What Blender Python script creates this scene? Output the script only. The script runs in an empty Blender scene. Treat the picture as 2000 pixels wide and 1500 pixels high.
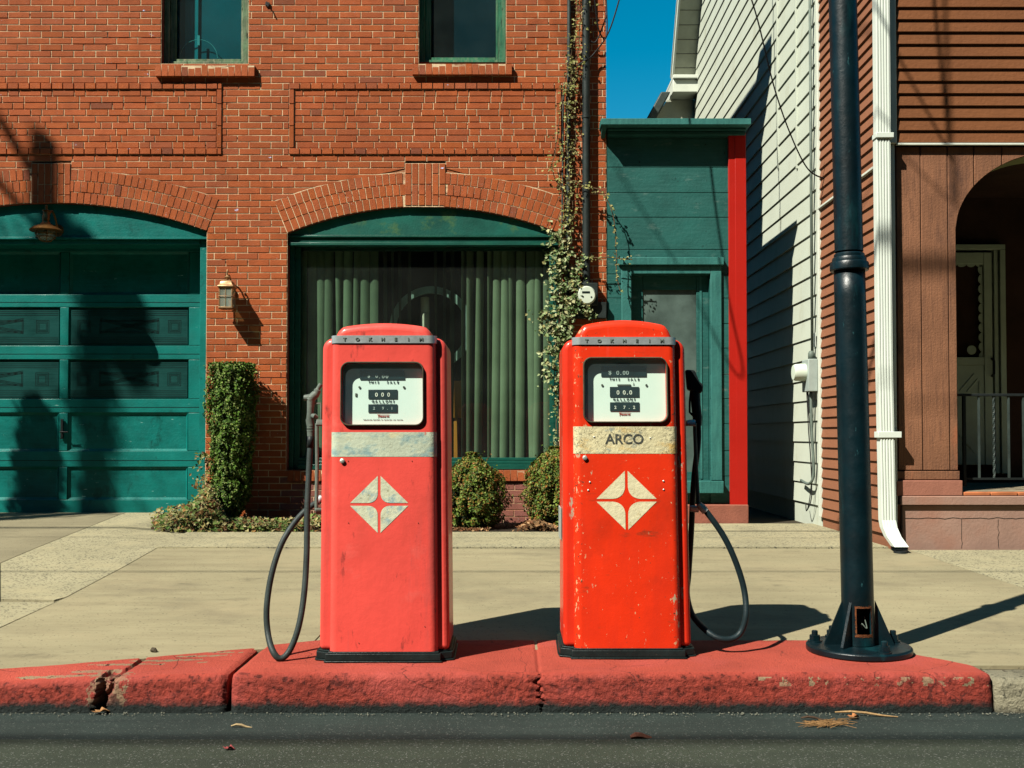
import bpy, bmesh, math, random
from mathutils import Vector, noise as mnoise
R = math.radians
random.seed(7)
S = bpy.context.scene
COL = S.collection

# ------------------------------------------------------------------ camera, sky, sun, exposure
F = 2000.0; CX = 1000.0; EYE = 1.12
PITCH = R(1.3); VP0 = 805.0            # principal row in the 2000x1500 frame
cam = bpy.data.cameras.new('camera'); camo = bpy.data.objects.new('camera', cam); COL.objects.link(camo)
camo.location = (0, 0, EYE); camo.rotation_euler = (R(90) + PITCH, 0, 0)
cam.sensor_width = 36; cam.lens = 36.0; cam.shift_y = 55.0/2000.0
cam.clip_start = .05; cam.clip_end = 1500
S.camera = camo
SUN = Vector((.67, .60, -1.0)).normalized()
W = bpy.data.worlds.new('World'); S.world = W; W.use_nodes = True
nt = W.node_tree; nt.nodes.clear()
sk = nt.nodes.new('ShaderNodeTexSky'); sk.sky_type = 'NISHITA'; sk.sun_disc = False
sk.sun_elevation = math.asin(-SUN.z); sk.sun_rotation = math.atan2(-SUN.x, -SUN.y)
sk.ozone_density = 3.0; sk.air_density = 1.0; sk.dust_density = .2
hs = nt.nodes.new('ShaderNodeHueSaturation'); hs.inputs['Saturation'].default_value = 1.5; hs.inputs['Hue'].default_value = .47
bg = nt.nodes.new('ShaderNodeBackground'); bg.inputs[1].default_value = .05
wo = nt.nodes.new('ShaderNodeOutputWorld')
nt.links.new(sk.outputs[0], hs.inputs['Color']); nt.links.new(hs.outputs[0], bg.inputs[0]); nt.links.new(bg.outputs[0], wo.inputs[0])
sl = bpy.data.lights.new('sun', 'SUN'); sl.energy = 5.0; sl.angle = R(.5); sl.color = (1, .955, .84)
so = bpy.data.objects.new('sun', sl); COL.objects.link(so)
so.rotation_euler = SUN.to_track_quat('-Z', 'Y').to_euler(); so.location = (-8, -8, 14)
S.view_settings.view_transform = 'Standard'; S.view_settings.look = 'None'
S.view_settings.exposure = 1.26; S.view_settings.gamma = 1
S.cycles.max_bounces = 6; S.cycles.diffuse_bounces = 1; S.cycles.transparent_max_bounces = 12

# ------------------------------------------------------------------ helpers
SP, CP = math.sin(PITCH), math.cos(PITCH)
def P(px, py, d):
    u = (px-CX)/F; v = (VP0-py)/F
    Y = CP - v*SP; Z = SP + v*CP
    return Vector((u/Y*d, d, EYE + Z/Y*d))
def PX(px, py, d): return P(px, py, d).x
def PZ(py, d): return P(1000, py, d).z
def gz(X, Y):
    if Y < 4.86: z = .15
    elif Y < 7.77: z = .15 + (Y-4.86)/(7.77-4.86)*.115
    else: z = .265
    if Y > 7.77:
        t = min(1, max(0, (-2.9-X)/.5)); z += t*(Y-7.77)/2.58*.079
    return z
def G(px, py):
    d = 6.0
    for _ in range(60):
        p = P(px, py, d); t = gz(p.x, d)
        ratio = (EYE-p.z)/d
        d += ((EYE-t)/max(ratio, .02) - d)*.6
    return P(px, py, d)

ORG = {}
def tag(o, label=None, cat=None, group=None, kind=None):
    if label: o['label'] = label
    if cat: o['category'] = cat
    if group: o['group'] = group
    if kind: o['kind'] = kind
    return o
def thing(name, loc, label, cat, group=None):
    o = bpy.data.objects.new(name, None); COL.objects.link(o); o.location = loc; o.empty_display_size = .1
    ORG[o.name] = Vector(loc)
    return tag(o, label, cat, group)

class MB:
    def __init__(s): s.v = []; s.f = []; s.c = []
    def add(s, vs, fs, col=None):
        n = len(s.v); s.v += [Vector(v) for v in vs]
        s.f += [tuple(i+n for i in f) for f in fs]
        s.c += [col or (1, 1, 1)]*len(fs)
        return s
    def box(s, x0, x1, y0, y1, z0, z1, col=None):
        vs = [(x, y, z) for z in (z0, z1) for y in (y0, y1) for x in (x0, x1)]
        return s.add(vs, [(0,2,3,1), (4,5,7,6), (0,1,5,4), (2,6,7,3), (0,4,6,2), (1,3,7,5)], col)
    def prism(s, pts, a, b, axis='y', col=None):
        """polygon pts (2D) extruded from a to b along axis"""
        n = len(pts)
        def m(p, t):
            return (p[0], t, p[1]) if axis == 'y' else ((t, p[0], p[1]) if axis == 'x' else (p[0], p[1], t))
        vs = [m(p, a) for p in pts] + [m(p, b) for p in pts]
        fs = [tuple(range(n))[::-1], tuple(range(n, 2*n))] + [(i, (i+1) % n, n+(i+1) % n, n+i) for i in range(n)]
        return s.add(vs, fs, col)
    def tube(s, pts, r, n=10, caps=True, col=None):
        pts = [Vector(p) for p in pts]; rr = r if isinstance(r, (list, tuple)) else [r]*len(pts)
        up = None; vs = []; fs = []
        for i, p in enumerate(pts):
            t = (pts[min(i+1, len(pts)-1)] - pts[max(i-1, 0)]).normalized()
            if up is None:
                a = Vector((0, 0, 1)) if abs(t.z) < .9 else Vector((0, 1, 0)); up = t.cross(a).normalized()
            else: up = (up - t*up.dot(t)).normalized()
            w = t.cross(up)
            for k in range(n):
                an = 2*math.pi*k/n; vs.append(p + (up*math.cos(an) + w*math.sin(an))*rr[i])
        for i in range(len(pts)-1):
            for k in range(n):
                a = i*n+k; b = i*n+(k+1) % n; fs.append((a, b, b+n, a+n))
        if caps: fs.append(tuple(range(n))[::-1]); fs.append(tuple(range((len(pts)-1)*n, len(pts)*n)))
        return s.add(vs, fs, col)
    def lathe(s, prof, c, axis='z', n=32, col=None):
        """prof: list (radius, height)"""
        vs = []; fs = []
        for r, h in prof:
            for k in range(n):
                a = 2*math.pi*k/n; x, y = r*math.cos(a), r*math.sin(a)
                vs.append(Vector(c) + (Vector((x, y, h)) if axis == 'z' else Vector((x, h, y)) if axis == 'y' else Vector((h, x, y))))
        for i in range(len(prof)-1):
            for k in range(n):
                a = i*n+k; b = i*n+(k+1) % n; fs.append((a, b, b+n, a+n))
        fs.append(tuple(range(n))[::-1]); fs.append(tuple(range((len(prof)-1)*n, len(prof)*n)))
        return s.add(vs, fs, col)
    def build(s, name, m, parent=None, smooth=False, bevel=0, seg=2, base=None, fix=True, autos=None):
        if parent is not None: org = ORG[parent.name]
        elif base is not None: org = Vector(base)
        else:
            xs = [v.x for v in s.v]; ys = [v.y for v in s.v]; zs = [v.z for v in s.v]
            org = Vector(((min(xs)+max(xs))/2, (min(ys)+max(ys))/2, min(zs)))
        me = bpy.data.meshes.new(name)
        me.from_pydata([tuple(v-org) for v in s.v], [], s.f)
        ca = me.color_attributes.new('tint', 'FLOAT_COLOR', 'CORNER')
        buf = []
        for p, c in zip(me.polygons, s.c): buf += list((c[0], c[1], c[2], 1))*p.loop_total
        ca.data.foreach_set('color', buf)
        if fix:
            bm = bmesh.new(); bm.from_mesh(me); bmesh.ops.recalc_face_normals(bm, faces=bm.faces); bm.to_mesh(me); bm.free()
        me.materials.append(m)
        if smooth:
            for p in me.polygons: p.use_smooth = True
            if autos: me.set_sharp_from_angle(angle=R(autos))
        o = bpy.data.objects.new(name, me); COL.objects.link(o)
        if parent is not None:
            o.parent = parent; ORG[o.name] = org
        else: o.location = org; ORG[o.name] = org
        if bevel:
            b = o.modifiers.new('bevel', 'BEVEL'); b.width = bevel; b.segments = seg; b.limit_method = 'ANGLE'; b.angle_limit = R(35)
            b.harden_normals = False
            for p in me.polygons: p.use_smooth = True
            me.set_sharp_from_angle(angle=R(40)) if not autos else None
        return o

def arc(cx, cz, r, a0, a1, n):
    return [(cx + r*math.cos(R(a0+(a1-a0)*i/n)), cz + r*math.sin(R(a0+(a1-a0)*i/n))) for i in range(n+1)]
def rrect(x0, x1, z0, z1, r, n=6):
    return arc(x1-r, z1-r, r, 0, 90, n) + arc(x0+r, z1-r, r, 90, 180, n) + arc(x0+r, z0+r, r, 180, 270, n) + arc(x1-r, z0+r, r, 270, 360, n)
def spline(pts, n=10):
    pts = [Vector(p) for p in pts]; out = []
    for i in range(len(pts)-1):
        p0 = pts[max(i-1, 0)]; p1 = pts[i]; p2 = pts[i+1]; p3 = pts[min(i+2, len(pts)-1)]
        for k in range(n):
            t = k/n
            out.append(.5*((2*p1) + (-p0+p2)*t + (2*p0-5*p1+4*p2-p3)*t*t + (-p0+3*p1-3*p2+p3)*t**3))
    return out + [pts[-1]]

# ------------------------------------------------------------------ materials
ALB = .66     # all paints and stones together, matched to the exposure
def M(name, base, rough=.7, var=.15, vs=5, chips=(), bump=.15, bs=80, metal=0, spec=.18, tint=False, coat=0,
      stretch=(1, 1, 1), cracks=None, edge=None, grain=None, speck=None, zfade=None, tintpow=1):
    q = (lambda c: tuple(v*ALB for v in c)) if metal < .5 else (lambda c: c)
    base = q(base); chips = tuple((q(c[0]),) + tuple(c[1:]) for c in chips)
    if grain: grain = (q(grain[0]),) + tuple(grain[1:])
    if speck: speck = (q(speck[0]),) + tuple(speck[1:])
    if cracks: cracks = (q(cracks[0]),) + tuple(cracks[1:])
    m = bpy.data.materials.new(name); m.use_nodes = True; nt = m.node_tree; N = nt.nodes; L = nt.links
    b = N['Principled BSDF']; b.inputs['Roughness'].default_value = rough; b.inputs['Metallic'].default_value = metal
    b.inputs['Specular IOR Level'].default_value = spec; b.inputs['Coat Weight'].default_value = coat; b.inputs['Coat Roughness'].default_value = .12
    tc = N.new('ShaderNodeTexCoord'); mp = N.new('ShaderNodeMapping'); L.new(tc.outputs['Object'], mp.inputs[0])
    mp.inputs['Scale'].default_value = stretch
    def noise(sc, det=5, ro=.6, src=None, dist=0):
        n = N.new('ShaderNodeTexNoise'); n.inputs['Scale'].default_value = sc; n.inputs['Detail'].default_value = det
        n.inputs['Roughness'].default_value = ro; n.inputs['Distortion'].default_value = dist
        L.new((src or mp).outputs[0 if src is None else 'Object'], n.inputs['Vector']); return n.outputs['Fac']
    def mix(fac, a, c, bt='MIX'):
        x = N.new('ShaderNodeMix'); x.data_type = 'RGBA'; x.blend_type = bt
        for s, v in ((x.inputs[0], fac), (x.inputs[6], a), (x.inputs[7], c)):
            if isinstance(v, (int, float)): s.default_value = v
            elif isinstance(v, tuple): s.default_value = (*v, 1)
            else: L.new(v, s)
        return x.outputs[2]
    def ramp(src, lo, hi):
        r = N.new('ShaderNodeMapRange'); r.inputs[1].default_value = lo; r.inputs[2].default_value = hi; r.clamp = True
        L.new(src, r.inputs[0]); return r.outputs[0]
    d = tuple(max(0, c*(1-var)) for c in base); l = tuple(c*(1+var) for c in base)
    col = mix(ramp(noise(vs), .32, .68), d, l)
    if grain:            # (colour, scale vector, amount)
        mp2 = N.new('ShaderNodeMapping'); L.new(tc.outputs['Object'], mp2.inputs[0]); mp2.inputs['Scale'].default_value = grain[1]
        n = N.new('ShaderNodeTexNoise'); n.inputs['Scale'].default_value = 1; n.inputs['Detail'].default_value = 6; n.inputs['Roughness'].default_value = .7
        L.new(mp2.outputs[0], n.inputs['Vector']); g = ramp(n.outputs['Fac'], .45, .7)
        mm = N.new('ShaderNodeMath'); mm.operation = 'MULTIPLY'; L.new(g, mm.inputs[0]); mm.inputs[1].default_value = grain[2]
        col = mix(mm.outputs[0], col, grain[0])
    if speck:            # (colour, scale, threshold)
        v = N.new('ShaderNodeTexVoronoi'); v.inputs['Scale'].default_value = speck[1]; L.new(tc.outputs['Object'], v.inputs['Vector'])
        sx = N.new('ShaderNodeSeparateColor'); L.new(v.outputs['Color'], sx.inputs[0])
        col = mix(ramp(sx.outputs[0], speck[2], speck[2]+.03), col, speck[0])
    if tint:
        at = N.new('ShaderNodeAttribute'); at.attribute_name = 'tint'
        col = mix(1.0, col, at.outputs['Color'], 'MULTIPLY')
    hgt = noise(bs, 6, .65)
    for (cc, sc, lo, hi, st) in chips:
        mp3 = N.new('ShaderNodeMapping'); L.new(tc.outputs['Object'], mp3.inputs[0]); mp3.inputs['Scale'].default_value = st
        n = N.new('ShaderNodeTexNoise'); n.inputs['Scale'].default_value = sc; n.inputs['Detail'].default_value = 7; n.inputs['Roughness'].default_value = .68
        L.new(mp3.outputs[0], n.inputs['Vector'])
        src_ = n.outputs['Fac']
        if edge and sc > 12:
            sp = N.new('ShaderNodeSeparateXYZ'); L.new(tc.outputs['Object'], sp.inputs[0]); ab = N.new('ShaderNodeMath'); ab.operation = 'ABSOLUTE'; L.new(sp.outputs[0], ab.inputs[0])
            er_ = ramp(ab.outputs[0], edge[0], edge[1]); ml = N.new('ShaderNodeMath'); ml.operation = 'MULTIPLY_ADD'; L.new(er_, ml.inputs[0]); ml.inputs[1].default_value = edge[2]; L.new(src_, ml.inputs[2]); src_ = ml.outputs[0]
        col = mix(ramp(src_, lo, hi), col, cc)
    if cracks:           # (colour, scale, width)
        v = N.new('ShaderNodeTexVoronoi'); v.feature = 'DISTANCE_TO_EDGE'; v.inputs['Scale'].default_value = cracks[1]
        nq = N.new('ShaderNodeTexNoise'); nq.inputs['Scale'].default_value = cracks[1]*1.5; nq.inputs['Detail'].default_value = 4; L.new(tc.outputs['Object'], nq.inputs['Vector'])
        vm = N.new('ShaderNodeMix'); vm.data_type = 'VECTOR'; vm.inputs[0].default_value = .12; L.new(tc.outputs['Object'], vm.inputs[4]); L.new(nq.outputs['Color'], vm.inputs[5]); L.new(vm.outputs[1], v.inputs['Vector'])
        gate = noise(cracks[1]*.8, 2); g1 = ramp(gate, .44, .52); c1 = ramp(v.outputs['Distance'], cracks[2], cracks[2]*.3)
        gm = N.new('ShaderNodeMath'); gm.operation = 'MULTIPLY'; L.new(g1, gm.inputs[0]); L.new(c1, gm.inputs[1]); col = mix(gm.outputs[0], col, cracks[0])
    if zfade:            # (z0, z1, colour) object-space height stain, edge broken with noise
        sp = N.new('ShaderNodeSeparateXYZ'); L.new(tc.outputs['Object'], sp.inputs[0])
        a = N.new('ShaderNodeMath'); a.operation = 'MULTIPLY_ADD'; L.new(noise(25, 6, .7), a.inputs[0]); a.inputs[1].default_value = zfade[3]; L.new(sp.outputs[2], a.inputs[2])
        col = mix(ramp(a.outputs[0], zfade[1], zfade[0]), col, zfade[2])
    L.new(col, b.inputs['Base Color'])
    rr = N.new('ShaderNodeMapRange'); L.new(noise(vs*3), rr.inputs[0]); rr.inputs[3].default_value = max(.02, rough-.1); rr.inputs[4].default_value = min(1, rough+.12)
    L.new(rr.outputs[0], b.inputs['Roughness'])
    if bump:
        bp = N.new('ShaderNodeBump'); bp.inputs['Strength'].default_value = bump; bp.inputs['Distance'].default_value = .01
        L.new(hgt, bp.inputs['Height']); L.new(bp.outputs[0], b.inputs['Normal'])
    return m
def glass(name, tintc=(.8, .9, .85), refl=1.0, rough=.02, dust_haze=0, dust_hazec=(.5, .55, .5)):
    m = bpy.data.materials.new(name); m.use_nodes = True; nt = m.node_tree; N = nt.nodes; L = nt.links; N.clear()
    o = N.new('ShaderNodeOutputMaterial'); t = N.new('ShaderNodeBsdfTransparent'); t.inputs[0].default_value = (*tintc, 1)
    g = N.new('ShaderNodeBsdfGlossy'); g.inputs['Roughness'].default_value = rough; g.inputs[0].default_value = (.9, .95, 1, 1)
    f = N.new('ShaderNodeFresnel'); f.inputs[0].default_value = 1.5
    ge = N.new('ShaderNodeNewGeometry'); iv_ = N.new('ShaderNodeMath'); iv_.operation = 'SUBTRACT'; iv_.inputs[0].default_value = 1; L.new(ge.outputs['Backfacing'], iv_.inputs[1])
    fm = N.new('ShaderNodeMath'); fm.operation = 'MULTIPLY'; L.new(f.outputs[0], fm.inputs[0]); L.new(iv_.outputs[0], fm.inputs[1])
    mu = N.new('ShaderNodeMath'); mu.operation = 'MULTIPLY'; L.new(fm.outputs[0], mu.inputs[0]); mu.inputs[1].default_value = refl
    x = N.new('ShaderNodeMixShader'); L.new(mu.outputs[0], x.inputs[0]); L.new(t.outputs[0], x.inputs[1]); L.new(g.outputs[0], x.inputs[2])
    out = x.outputs[0]
    if dust_haze:
        df = N.new('ShaderNodeBsdfDiffuse'); df.inputs[0].default_value = (*dust_hazec, 1)
        tc = N.new('ShaderNodeTexCoord'); n = N.new('ShaderNodeTexNoise'); n.inputs['Scale'].default_value = 3; n.inputs['Detail'].default_value = 8
        L.new(tc.outputs['Object'], n.inputs['Vector'])
        q = N.new('ShaderNodeMath'); q.operation = 'MULTIPLY'; L.new(n.outputs['Fac'], q.inputs[0]); q.inputs[1].default_value = dust_haze
        y = N.new('ShaderNodeMixShader'); L.new(q.outputs[0], y.inputs[0]); L.new(out, y.inputs[1]); L.new(df.outputs[0], y.inputs[2]); out = y.outputs[0]
    L.new(out, o.inputs[0]); return m

WHITE = (1, 1, 1)
m_brick = M('brick', (1, 1, 1), .85, .13, 9, tint=True, bump=.6, bs=120, grain=((.66, .62, .62), (1.1, 1, .7), .55), chips=(((.45, .42, .42), 60, .64, .70, WHITE), ((1.5, 2.6, 4.0), 5.5, .68, .80, (1, 1, 1.5))))
m_mortar = M('mortar', (.72, .54, .33), .95, .22, 9, tint=True, bump=.6, bs=120, chips=(((.40, .19, .10), 2.4, .52, .62, (1, 1, 1.4)), ((.05, .02, .012), 3.4, .59, .62, (.35, 1, 2.6))))
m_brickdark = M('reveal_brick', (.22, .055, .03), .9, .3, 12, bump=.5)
m_teal = M('teal_paint', (.002, .150, .128), .42, .22, 3, bump=.25, bs=60, grain=((.006, .19, .17), (3, 3, 55), .5), coat=.03,
           chips=(((.20, .42, .38), 26, .67, .70, (.35, 1, 1.8)), ((.002, .07, .06), 6, .60, .72, (1, 1, .6)),))
m_tealdk = M('teal_panel', (.002, .130, .112), .4, .3, 4, bump=.3, bs=40, grain=((.006, .17, .15), (4, 4, 40), .6), coat=.04,
             chips=(((.35, .6, .55), 24, .68, .70, (.3, 1, 1.8)), ((.002, .06, .05), 5, .58, .70, (1, 1, .6)),))
m_green = M('green_paint', (.003, .068, .048), .45, .2, 4, bump=.3, bs=60, grain=((.02, .12, .075), (4, 4, 30), .5), coat=.05,
            chips=(((.22, .32, .24), 30, .74, .765, (.4, 1, 1.6)),))
m_lunette = M('green_lunette', (.006, .092, .068), .5, .3, 3, bump=.2, bs=60, chips=(((.05, .13, .05), 5, .55, .68, WHITE), ((.5, .6, .5), 45, .77, .78, WHITE)))
m_wood_old = M('weathered_window_wood', (.10, .17, .09), .8, .4, 6, bump=.6, bs=50, grain=((.32, .30, .2), (40, 40, 3), .8), chips=(((.025, .03, .015), 20, .6, .66, (1, 1, .2)),))
m_wood_green = M('old_green_window_wood', (.02, .15, .075), .7, .35, 6, bump=.5, bs=50, grain=((.2, .26, .15), (40, 40, 3), .6), chips=(((.015, .03, .015), 20, .62, .68, (1, 1, .2)),))
m_shed = M('shed_teal_boards', (.014, .098, .085), .6, .22, 3, bump=.35, bs=40, grain=((.036, .145, .128), (3, 3, 45), .55), chips=(((.13, .27, .23), 14, .68, .78, (.4, 1, 1)), ((.006, .03, .028), 30, .66, .69, (1, 1, .5)), ((.10, .19, .165), 7, .60, .72, (.5, 1, 1.4))))
m_shed2 = M('shed_trim_paint', (.03, .145, .13), .55, .2, 4, bump=.3, bs=50, grain=((.06, .25, .21), (30, 30, 3), .5), chips=(((.3, .33, .25), 26, .70, .74, (.5, 1, 1)),))
m_redboard = M('red_corner_board', (.42, .014, .008), .4, .06, 2, bump=.1, bs=40)
m_redbase = M('red_painted_concrete', (.28, .10, .065), .85, .15, 6, bump=.5, bs=60)
m_dustglass = M('dusty_grey_glass', (.085, .125, .11), .25, .45, 2.2, bump=0, chips=(((.15, .21, .185), 2, .55, .75, (1, 1, .5)),))
m_white = M('white_vinyl_siding', (.56, .605, .50), .5, .05, 2, bump=.12, bs=30, chips=(((.42, .42, .3), 3, .55, .8, (1, 1, .5)),))
m_whitetrim = M('white_trim', (.66, .7, .6), .5, .08, 4, bump=.2, bs=50, chips=(((.25, .2, .13), 18, .70, .74, WHITE),))
m_whitepaint = M('white_downspout_paint', (.68, .74, .66), .35, .05, 3, bump=.05, bs=30, chips=(((.45, .45, .38), 9, .66, .76, (1, 1, .4)),))
m_soffit = M('white_soffit', (.40, .42, .33), .7, .1, 5, tint=True)
m_brown = M('brown_clapboard', (.178, .064, .021), .8, .12, 2, bump=.6, bs=30, grain=((.14, .05, .017), (6, 6, 160), .8))
m_brownside = M('brown_side_clapboard', (.27, .11, .055), .75, .1, 2, bump=.4, bs=30, grain=((.24, .10, .06), (6, 6, 120), .6))
m_plank = M('stained_porch_planks', (.25, .112, .058), .8, .25, 2.5, bump=.5, bs=60, grain=((.10, .046, .028), (110, 6, 3), .8),
            chips=(((.075, .038, .027), 2.2, .52, .72, (1.5, 1, .5)), ((.33, .11, .05), 5, .60, .75, (1, 1, .4))))
m_pink = M('pink_painted_masonry', (.31, .19, .145), .85, .13, 2.2, bump=.35, bs=45, chips=(((.33, .17, .12), 2.0, .5, .7, WHITE), ((.12, .07, .055), 30, .72, .75, WHITE)))
m_pink2 = M('salmon_painted_base', (.33, .135, .09), .85, .12, 3, bump=.35, bs=45)
m_tile = M('terracotta_tile', (.40, .13, .05), .7, .3, 8)
m_porchwood = M('grey_porch_floor', (.3, .25, .17), .8, .25, 4, grain=((.15, .12, .08), (60, 3, 3), .6))
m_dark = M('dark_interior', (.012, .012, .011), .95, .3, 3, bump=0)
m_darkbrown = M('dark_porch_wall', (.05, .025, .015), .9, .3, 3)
m_olive = M('olive_trim_paint', (.26, .28, .13), .6, .2, 4)
m_storm = M('pale_storm_door_paint', (.46, .56, .42), .55, .15, 3)
m_conc = M('smooth_concrete', (.288, .252, .150), .9, .13, 1.3, bump=.28, bs=120, grain=((.19, .158, .095), (1.2, 9, 3), .6), speck=((.12, .10, .065), 130, .965),
           chips=(((.31, .262, .155), 1.1, .50, .68, (1, 1.6, 1)), ((.185, .158, .10), .8, .54, .70, (1, 1.3, 1)), ((.15, .128, .08), 2.3, .60, .74, (1, 1.5, 1)), ((.10, .085, .05), 22, .66, .70, (1, 2, 1))))
m_conc2 = M('smooth_grey_concrete', (.24, .21, .13), .9, .13, 1.3, bump=.28, bs=120, grain=((.15, .13, .08), (2, 12, 3), .5), speck=((.09, .08, .055), 130, .96))
m_agg = M('exposed_aggregate_concrete', (.36, .325, .20), .9, .12, 2, bump=.8, bs=160, speck=((.10, .095, .07), 95, .86), chips=(((.42, .37, .22), 2.4, .5, .7, WHITE), ((.12, .11, .08), 55, .60, .66, WHITE)))
m_soil = M('soil', (.035, .024, .014), 1, .4, 12, bump=1, bs=50)
m_groove = M('joint_dirt', (.045, .035, .02), 1, .4, 20)
m_asph = M('asphalt', (.050, .062, .042), .88, .2, 1.2, bump=1.0, bs=190, speck=((.16, .165, .145), 210, .93), grain=((.025, .03, .026), (.5, 7, 3), .5), chips=(((.011, .012, .01), 120, .60, .66, WHITE), ((.24, .24, .21), 150, .75, .77, WHITE)))
m_gutter = M('gutter_asphalt', (.030, .044, .038), .8, .2, 2, bump=.8, bs=190, speck=((.12, .13, .115), 210, .95), grain=((.016, .024, .022), (.7, 14, 3), .7), chips=(((.014, .016, .014), 130, .58, .64, WHITE),))
m_kerb = M('red_kerb_paint', (.385, .064, .040), .8, .14, 3, bump=.8, bs=120, tint=True, cracks=((.10, .02, .015), 3.1, .005),
           chips=(((.44, .08, .065), 1.6, .5, .75, WHITE), ((.08, .014, .010), 75, .62, .68, WHITE)))
m_kerbraw = M('bare_kerb_concrete', (.24, .22, .15), .95, .3, 6, bump=1.2, bs=90, chips=(((.05, .05, .035), 40, .55, .66, WHITE),), zfade=(.01, .05, (.012, .014, .012), .05))
m_redL = M('faded_pinkish_red_paint', (.80, .088, .068), .36, .09, 3, bump=.42, bs=4.5, coat=.2, grain=((.66, .075, .055), (25, 25, 2), .35),
           chips=(((.60, .075, .055), 1.6, .52, .66, (1, 1, .6)), ((.86, .15, .12), 2.3, .55, .7, (1, 1, 1)), ((.35, .05, .04), 14, .61, .70, (1.5, 1, .5)), ((.62, .085, .07), 2.6, .56, .64, (3, 1, .25)), ((.10, .02, .015), 60, .72, .74, WHITE)))
m_redR = M('chipped_orange_red_paint', edge=(.165, .215, .06), base=(.76, .036, .008), rough=.35, var=.12, vs=2.5, bump=.25, bs=6, coat=.2, grain=((.55, .03, .012), (14, 14, 2), .4),
           chips=(((.44, .030, .010), 1.4, .50, .68, (1, 1, .7)), ((.80, .085, .05), 4, .62, .76, (2, 1, .4)), ((.62, .36, .19), 52, .655, .67, (1, 1, .7)), ((.50, .38, .24), 17, .685, .70, (1.4, 1, .5)), ((.28, .04, .015), 10, .60, .70, (.5, 1, 1.6)), ((.10, .045, .025), 48, .67, .69, WHITE)))
m_redRside = M('badly_chipped_red_paint', (.72, .034, .012), .35, .12, 2.5, bump=.1, bs=16, coat=.25,
           chips=(((.5, .035, .015), 3, .55, .75, (1, 1, 1)), ((.45, .38, .27), 20, .61, .63, (1, 1, .28)), ((.10, .05, .03), 50, .67, .69, (1, 1, .5))))
m_chrome = M('dull_chrome', (.34, .38, .38), .35, .15, 20, metal=.55, bump=.1, bs=60)
m_alu = M('cast_aluminium', (.40, .42, .38), .45, .2, 20, metal=.75, bump=.3, bs=90)
m_greymetal = M('grey_painted_metal', (.12, .15, .125), .5, .2, 14, metal=.0, bump=.2, bs=60)
m_black = M('black_rubber', (.012, .016, .016), .5, .2, 10, bump=.15)
m_base = M('black_base_enamel', (.010, .018, .018), .38, .3, 10, bump=.25, bs=60, chips=(((.10, .09, .06), 40, .66, .72, (1, 1, 3)),))
m_hose = M('worn_black_hose', (.030, .042, .040), .5, .3, 12, bump=.2, bs=150)
m_hoseR = M('dark_hose', (.010, .022, .026), .45, .3, 12, bump=.2, bs=150)
m_gasket = M('old_window_gasket', (.085, .085, .055), .5, .3, 30, metal=.2)
m_dial = M('white_dial_enamel', (.82, .95, .86), .5, .04, 6, bump=0)
m_dialR = M('white_stained_dial_enamel', (.84, .95, .84), .5, .04, 6, bump=0, chips=(((.62, .47, .2), 3.5, .63, .85, WHITE),))
m_cnt = M('counter_black', (.006, .018, .02), .3, .3, 20, bump=0)
m_ink = M('black_ink', (.01, .02, .02), .7, .1, 20, bump=0)
m_digit = M('counter_white_digits', (.75, .75, .62), .6, .3, 60, bump=0)
m_digitdim = M('counter_dim_digits', (.35, .42, .38), .6, .3, 60, bump=0)
m_redink = M('red_ink', (.5, .05, .03), .7, .1, 20, bump=0)
m_arco = M('worn_black_lettering', (.06, .065, .055), .7, .3, 60, bump=0, chips=(((.6, .55, .36), 60, .60, .66, WHITE),))
m_stripeL = M('faded_blue_cream_stripe', (.50, .56, .42), .6, .15, 8, bump=.3, bs=60, chips=(((.25, .38, .36), 9, .50, .62, (1, 1, 1.8)), ((.60, .58, .36), 13, .56, .66, (1, 1, 1.6)), ((.55, .16, .12), 26, .70, .73, WHITE), ((.1, .1, .08), 50, .73, .75, WHITE)))
m_stripeR = M('yellowed_cracked_stripe', (.66, .60, .36), .6, .1, 8, bump=.5, bs=60, cracks=((.12, .11, .07), 22, .035), chips=(((.60, .40, .13), 7, .54, .66, (1, 1, 2)), ((.34, .36, .28), 22, .60, .64, WHITE), ((.10, .08, .05), 46, .655, .67, WHITE)))
m_emblL = M('weathered_white_emblem', (.60, .62, .44), .6, .12, 20, bump=.3, bs=60, chips=(((.32, .44, .42), 16, .52, .62, WHITE), ((.25, .24, .13), 28, .60, .70, WHITE)))
m_emblR = M('cream_emblem', (.72, .66, .42), .6, .08, 20, bump=.3, bs=60, chips=(((.5, .42, .22), 24, .56, .66, WHITE), ((.3, .3, .22), 50, .68, .71, WHITE)))
m_pole = M('dark_teal_pole_paint', (.001, .010, .014), .36, .4, 6, bump=.16, bs=42, spec=.32, chips=(((.004, .045, .052), 4, .55, .70, (1, 1, .3)), ((.03, .11, .12), 38, .66, .72, (1, 1, .35))))
m_rust = M('rust', (.16, .05, .015), .9, .5, 30, bump=.8, bs=80, chips=(((.02, .02, .015), 30, .55, .62, WHITE),))
m_bronze = M('aged_brass', (.28, .17, .085), .42, .25, 20, metal=.6, bump=.1)
m_bronzedk = M('dark_bronze', (.13, .065, .02), .4, .3, 20, metal=.7, bump=.1)
m_meterface = M('meter_face', (.6, .68, .55), .5, .05, 10, bump=0)
m_greybox = M('grey_meter_box', (.36, .42, .38), .5, .08, 10, bump=.1)
m_cable = M('black_cable', (.012, .012, .012), .6, .2, 20, bump=0)
m_pipe = M('dark_conduit', (.018, .026, .024), .5, .3, 10, bump=.2)
m_pipe2 = M('grey_green_conduit', (.04, .055, .05), .5, .3, 10, bump=.2)
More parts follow.
